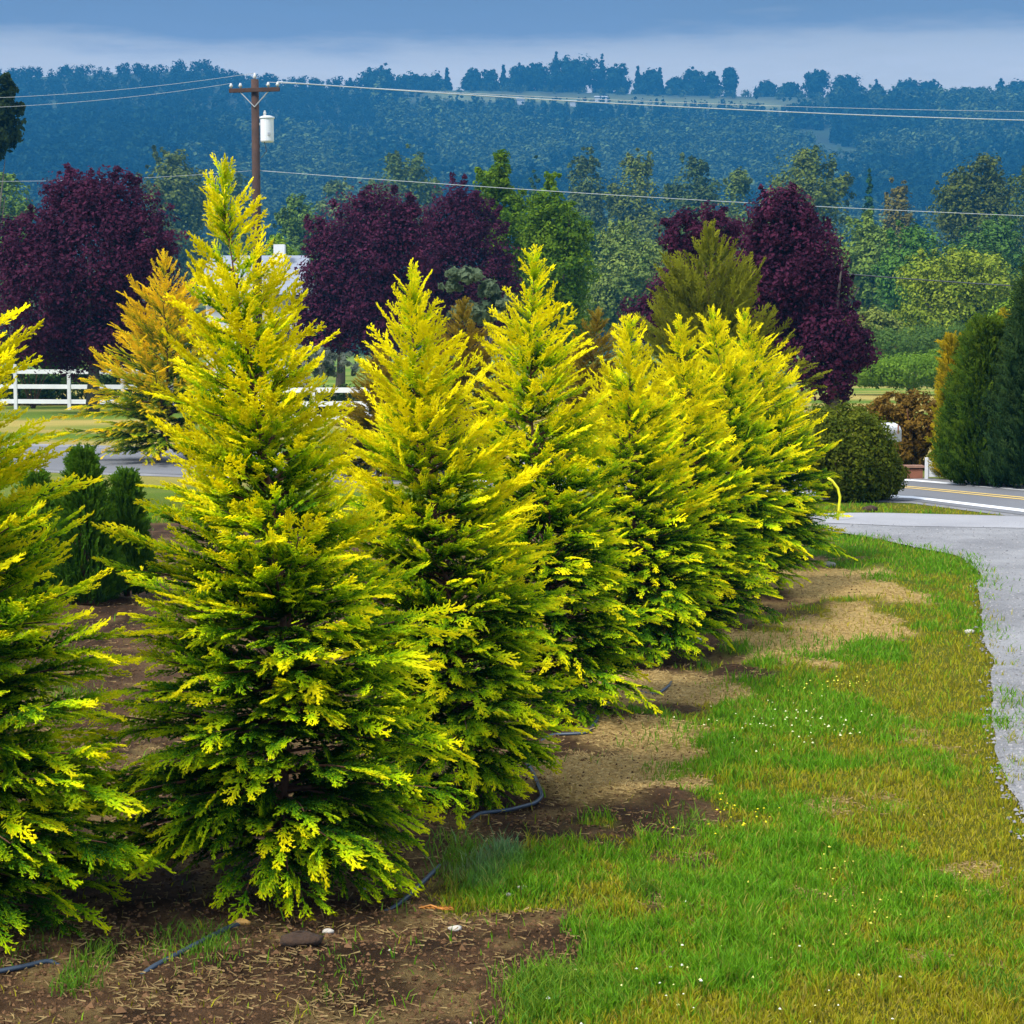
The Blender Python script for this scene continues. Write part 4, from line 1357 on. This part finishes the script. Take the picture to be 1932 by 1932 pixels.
c_dry = np.array([.34, .27, .05]); c_ol = np.array([.36, .32, .012]); c_g = np.array([.15, .33, .008]); c_g2 = np.array([.09, .26, .008])
C = lerp(np.broadcast_to(c_ol, (len(x), 3)), c_g, sstep(.25, .7, g))
C = lerp(C, c_g2, sstep(.75, 1, g) * rng.rand(len(x)))
C = lerp(C, c_dry, (rng.rand(len(x)) < (.28 - .2 * g)).astype(float) * .8)
bl = ell(x, y, 900, 1620, 120, 45, m_['n1'])
C = lerp(C, np.array([.14, .27, .13]), bl * .75)
h = h * (1 + .9 * bl)
C = C * rng.uniform(.75, 1.25, (len(x), 1))
V, T, CC = blades(x, y, h, wv, C, rng, .8)
tag(mesh_np('grass', V, T, GRASSM, None, CC), 'patchy green and yellowing lawn grass beside the row', 'grass', kind='stuff')

# taller tufts on soil and at the bottom edge
cl = [(150, 1850, 40, .05, 260), (390, 1800, 60, .045, 300), (310, 1795, 50, .04, 160), (1010, 1880, 60, .07, 500), (1060, 1850, 50, .07, 400), (1150, 1880, 70, .06, 450), (1210, 1690, 30, .08, 140), (1020, 1900, 90, .06, 500), (190, 1805, 30, .05, 90), (870, 1620, 60, .07, 400), (1110, 1800, 40, .07, 120),
      (1850, 1750, 60, .05, 350), (1750, 1740, 80, .04, 300), (1880, 1860, 60, .05, 300), (130, 1310, 60, .06, 250), (1290, 1560, 50, .05, 200), (640, 1850, 70, .035, 80), (60, 1790, 60, .035, 90)]
X_, Y_, H_, C_ = [], [], [], []
for (px_, py_, r_, hh, nn) in cl:
    g = gp(px_, py_); rr_ = r_ * g[1] / F
    X_.append(g[0] + rng.normal(0, rr_ * .55, nn)); Y_.append(g[1] + rng.normal(0, rr_ * 1.2, nn)); H_.append(hh * rng.uniform(.5, 1.3, nn))
    c = lerp(np.broadcast_to(np.array([.06, .20, .01]), (nn, 3)), np.array([.20, .30, .02]), rng.rand(nn))
    C_.append(c)
x, y, h, C = map(np.concatenate, (X_, Y_, H_, C_))
V, T, CC = blades(x, y, h, np.full(len(x), .006), C, rng, .9)
tag(mesh_np('weeds', V, T, GRASSM, None, CC), 'taller green weed tufts on the bare soil and lawn edge', 'weeds', kind='stuff')

# straw and dead litter lying on the soil
x, y = scatter(260000, rng, 6.0, 24)
m_ = masks(x, y)
pr = np.maximum(m_['straw'] * 1.0, m_['soil'] * (.03 + .17 * sstep(.5, .72, fbm(x, y, .3, 77))))
keep = (rng.rand(len(x)) < pr) & ~in_drive(x, y)
x, y = x[keep], y[keep]; st = m_['straw'][keep]
n = len(x)
a = rng.uniform(0, 6.283, n); L = rng.uniform(.012, .05, n) * (1 + y * .02); ww = (.0005 + .00013 * y) * rng.uniform(.7, 1.4, n)
z = ground_z(x, y)
up = np.where(rng.rand(n) < .3, rng.uniform(0, .02, n), 0)
ca, sa = np.cos(a), np.sin(a)
V = np.stack([np.stack([x - sa * ww, y + ca * ww, z + .004], -1), np.stack([x + sa * ww, y - ca * ww, z + .009], -1), np.stack([x + ca * L + sa * ww, y + sa * L - ca * ww, z + .007 + up], -1), np.stack([x + ca * L - sa * ww, y + sa * L + ca * ww, z + .012 + up], -1)], 1).reshape(-1, 3)
C = lerp(np.broadcast_to(np.array([.20, .12, .05]), (n, 3)), np.array([.60, .44, .18]), np.clip(rng.rand(n) * .7 + st * .4, 0, 1))
tag(mesh_np('straw', V, np.arange(4 * n).reshape(n, 4), GRASSM, None, np.repeat(C, 4, 0)), 'dry straw and dead litter scattered on the bare soil', 'straw', kind='stuff')

# crumbs of soil
x, y = scatter(70000, rng, 6.0, 20)
m_ = masks(x, y)
keep = (rng.rand(len(x)) < m_['soil'] * .8)
x, y = x[keep], y[keep]; n = len(x); z = ground_z(x, y)


def crumbs(x, y, z, s, C, rng):
    n = len(x)
    o = np.array([[1, 0, 0], [0, 1, 0], [-1, 0, 0], [0, -1, 0], [0, 0, .8], [0, 0, -.5]], float)
    P = o[None] * s[:, None, None] * rng.uniform(.5, 1.3, (n, 6, 1))
    a = rng.uniform(0, 6.28, n)[:, None]
    X2 = P[..., 0] * np.cos(a) - P[..., 1] * np.sin(a); Y2 = P[..., 0] * np.sin(a) + P[..., 1] * np.cos(a)
    V = np.stack([X2 + x[:, None], Y2 + y[:, None], P[..., 2] + z[:, None]], -1).reshape(-1, 3)
    f = np.array([[0, 1, 4], [1, 2, 4], [2, 3, 4], [3, 0, 4], [1, 0, 5], [2, 1, 5], [3, 2, 5], [0, 3, 5]])
    T = (f[None] + (np.arange(n) * 6)[:, None, None]).reshape(-1, 3)
    return V, T, np.repeat(C, 6, 0)


C = np.array([.11, .06, .03]) * rng.uniform(.4, 1.6, (n, 1))
V, T, CC = crumbs(x, y, z, rng.uniform(.003, .013, n) * np.where(rng.rand(n) < .04, 2.0, 1), C, rng)
SOLID = mat_leaf('solid_bits', 0.0, .95, .05)
tag(mesh_np('soil_crumbs', V, T, SOLID, None, CC), 'loose crumbs of brown soil under the row', 'soil', kind='stuff')

# gravel stones on the driveway
x, y = scatter(60000, rng, 8.0, 27)
x = x + .9 * (rng.rand(len(x)) < .5) * y * .05
keep = in_drive(x + np.abs(rng.normal(0, .05, len(x))), y)
x, y = x[keep], y[keep]; n = len(x)
gx = rng.rand(n)[:, None]
C = np.array([.13, .13, .14]) * (1 - gx) + np.array([.34, .33, .34]) * gx
V, T, CC = crumbs(x, y, np.full(n, .022), rng.uniform(.006, .016, n), C, rng)
tag(mesh_np('gravel_stones', V, T, SOLID, None, CC), 'loose grey gravel on the driveway', 'gravel', kind='stuff')

# tiny clover and dandelion heads
X_, Y_, C_ = [], [], []
for (px_, py_, rx_, ry_, nn, c) in [(1500, 1375, 170, 45, 70, (.8, .8, .45)), (1390, 1560, 120, 40, 26, (.85, .7, .03)), (1250, 1900, 460, 120, 22, (.75, .75, .6)), (1330, 1860, 400, 100, 14, (.8, .78, .3)), (1650, 1700, 200, 120, 40, (.7, .6, .1)), (1560, 1300, 80, 15, 30, (.8, .75, .1))]:
    for k in range(nn):
        g = gp(px_ + rng.normal(0, rx_ * .5), py_ + rng.normal(0, ry_ * .5)); X_.append(g[0]); Y_.append(g[1]); C_.append(c)
x, y, C = np.array(X_), np.array(Y_), np.array(C_)
V, T, CC = crumbs(x, y, ground_z(x, y) + .045, rng.uniform(.004, .0075, len(x)) * (1 + .02 * y), C, rng)
tag(mesh_np('clover_flowers', V, T, SOLID, None, CC), 'tiny white and yellow flower heads dotted in the grass', 'flowers', kind='stuff')

# ------------------------------------------------------------------ haze
HZM = bpy.data.materials.new('haze')
HZM.use_nodes = True
nt = HZM.node_tree
nt.nodes.remove(nt.nodes['Principled BSDF'])
pv = nt.nodes.new('ShaderNodeVolumePrincipled')
pv.inputs['Color'].default_value = (.05, .36, .80, 1)
pv.inputs['Density'].default_value = .00037
pv.inputs['Anisotropy'].default_value = .0
nt.links.new(pv.outputs[0], nt.nodes['Material Output'].inputs['Volume'])
hz = MB().box((0, 950, 132), (9600, 7400, 274)).build('haze', HZM)
hz['kind'] = 'stuff'
hz['label'] = 'blue valley haze'
hz['category'] = 'haze'

# ------------------------------------------------------------------ render settings
vs = sc.view_settings
vs.view_transform = 'Standard'
vs.look = 'None'
vs.exposure = .80
vs.gamma = 1
sc.render.engine = 'CYCLES'
cy = sc.cycles
cy.use_denoising = True
try:
    cy.denoiser = 'OPENIMAGEDENOISE'
except Exception:
    pass
cy.max_bounces = 6
cy.diffuse_bounces = 3
cy.glossy_bounces = 2
cy.transmission_bounces = 4
cy.volume_bounces = 0
cy.transparent_max_bounces = 6
cy.caustics_reflective = False
cy.caustics_refractive = False
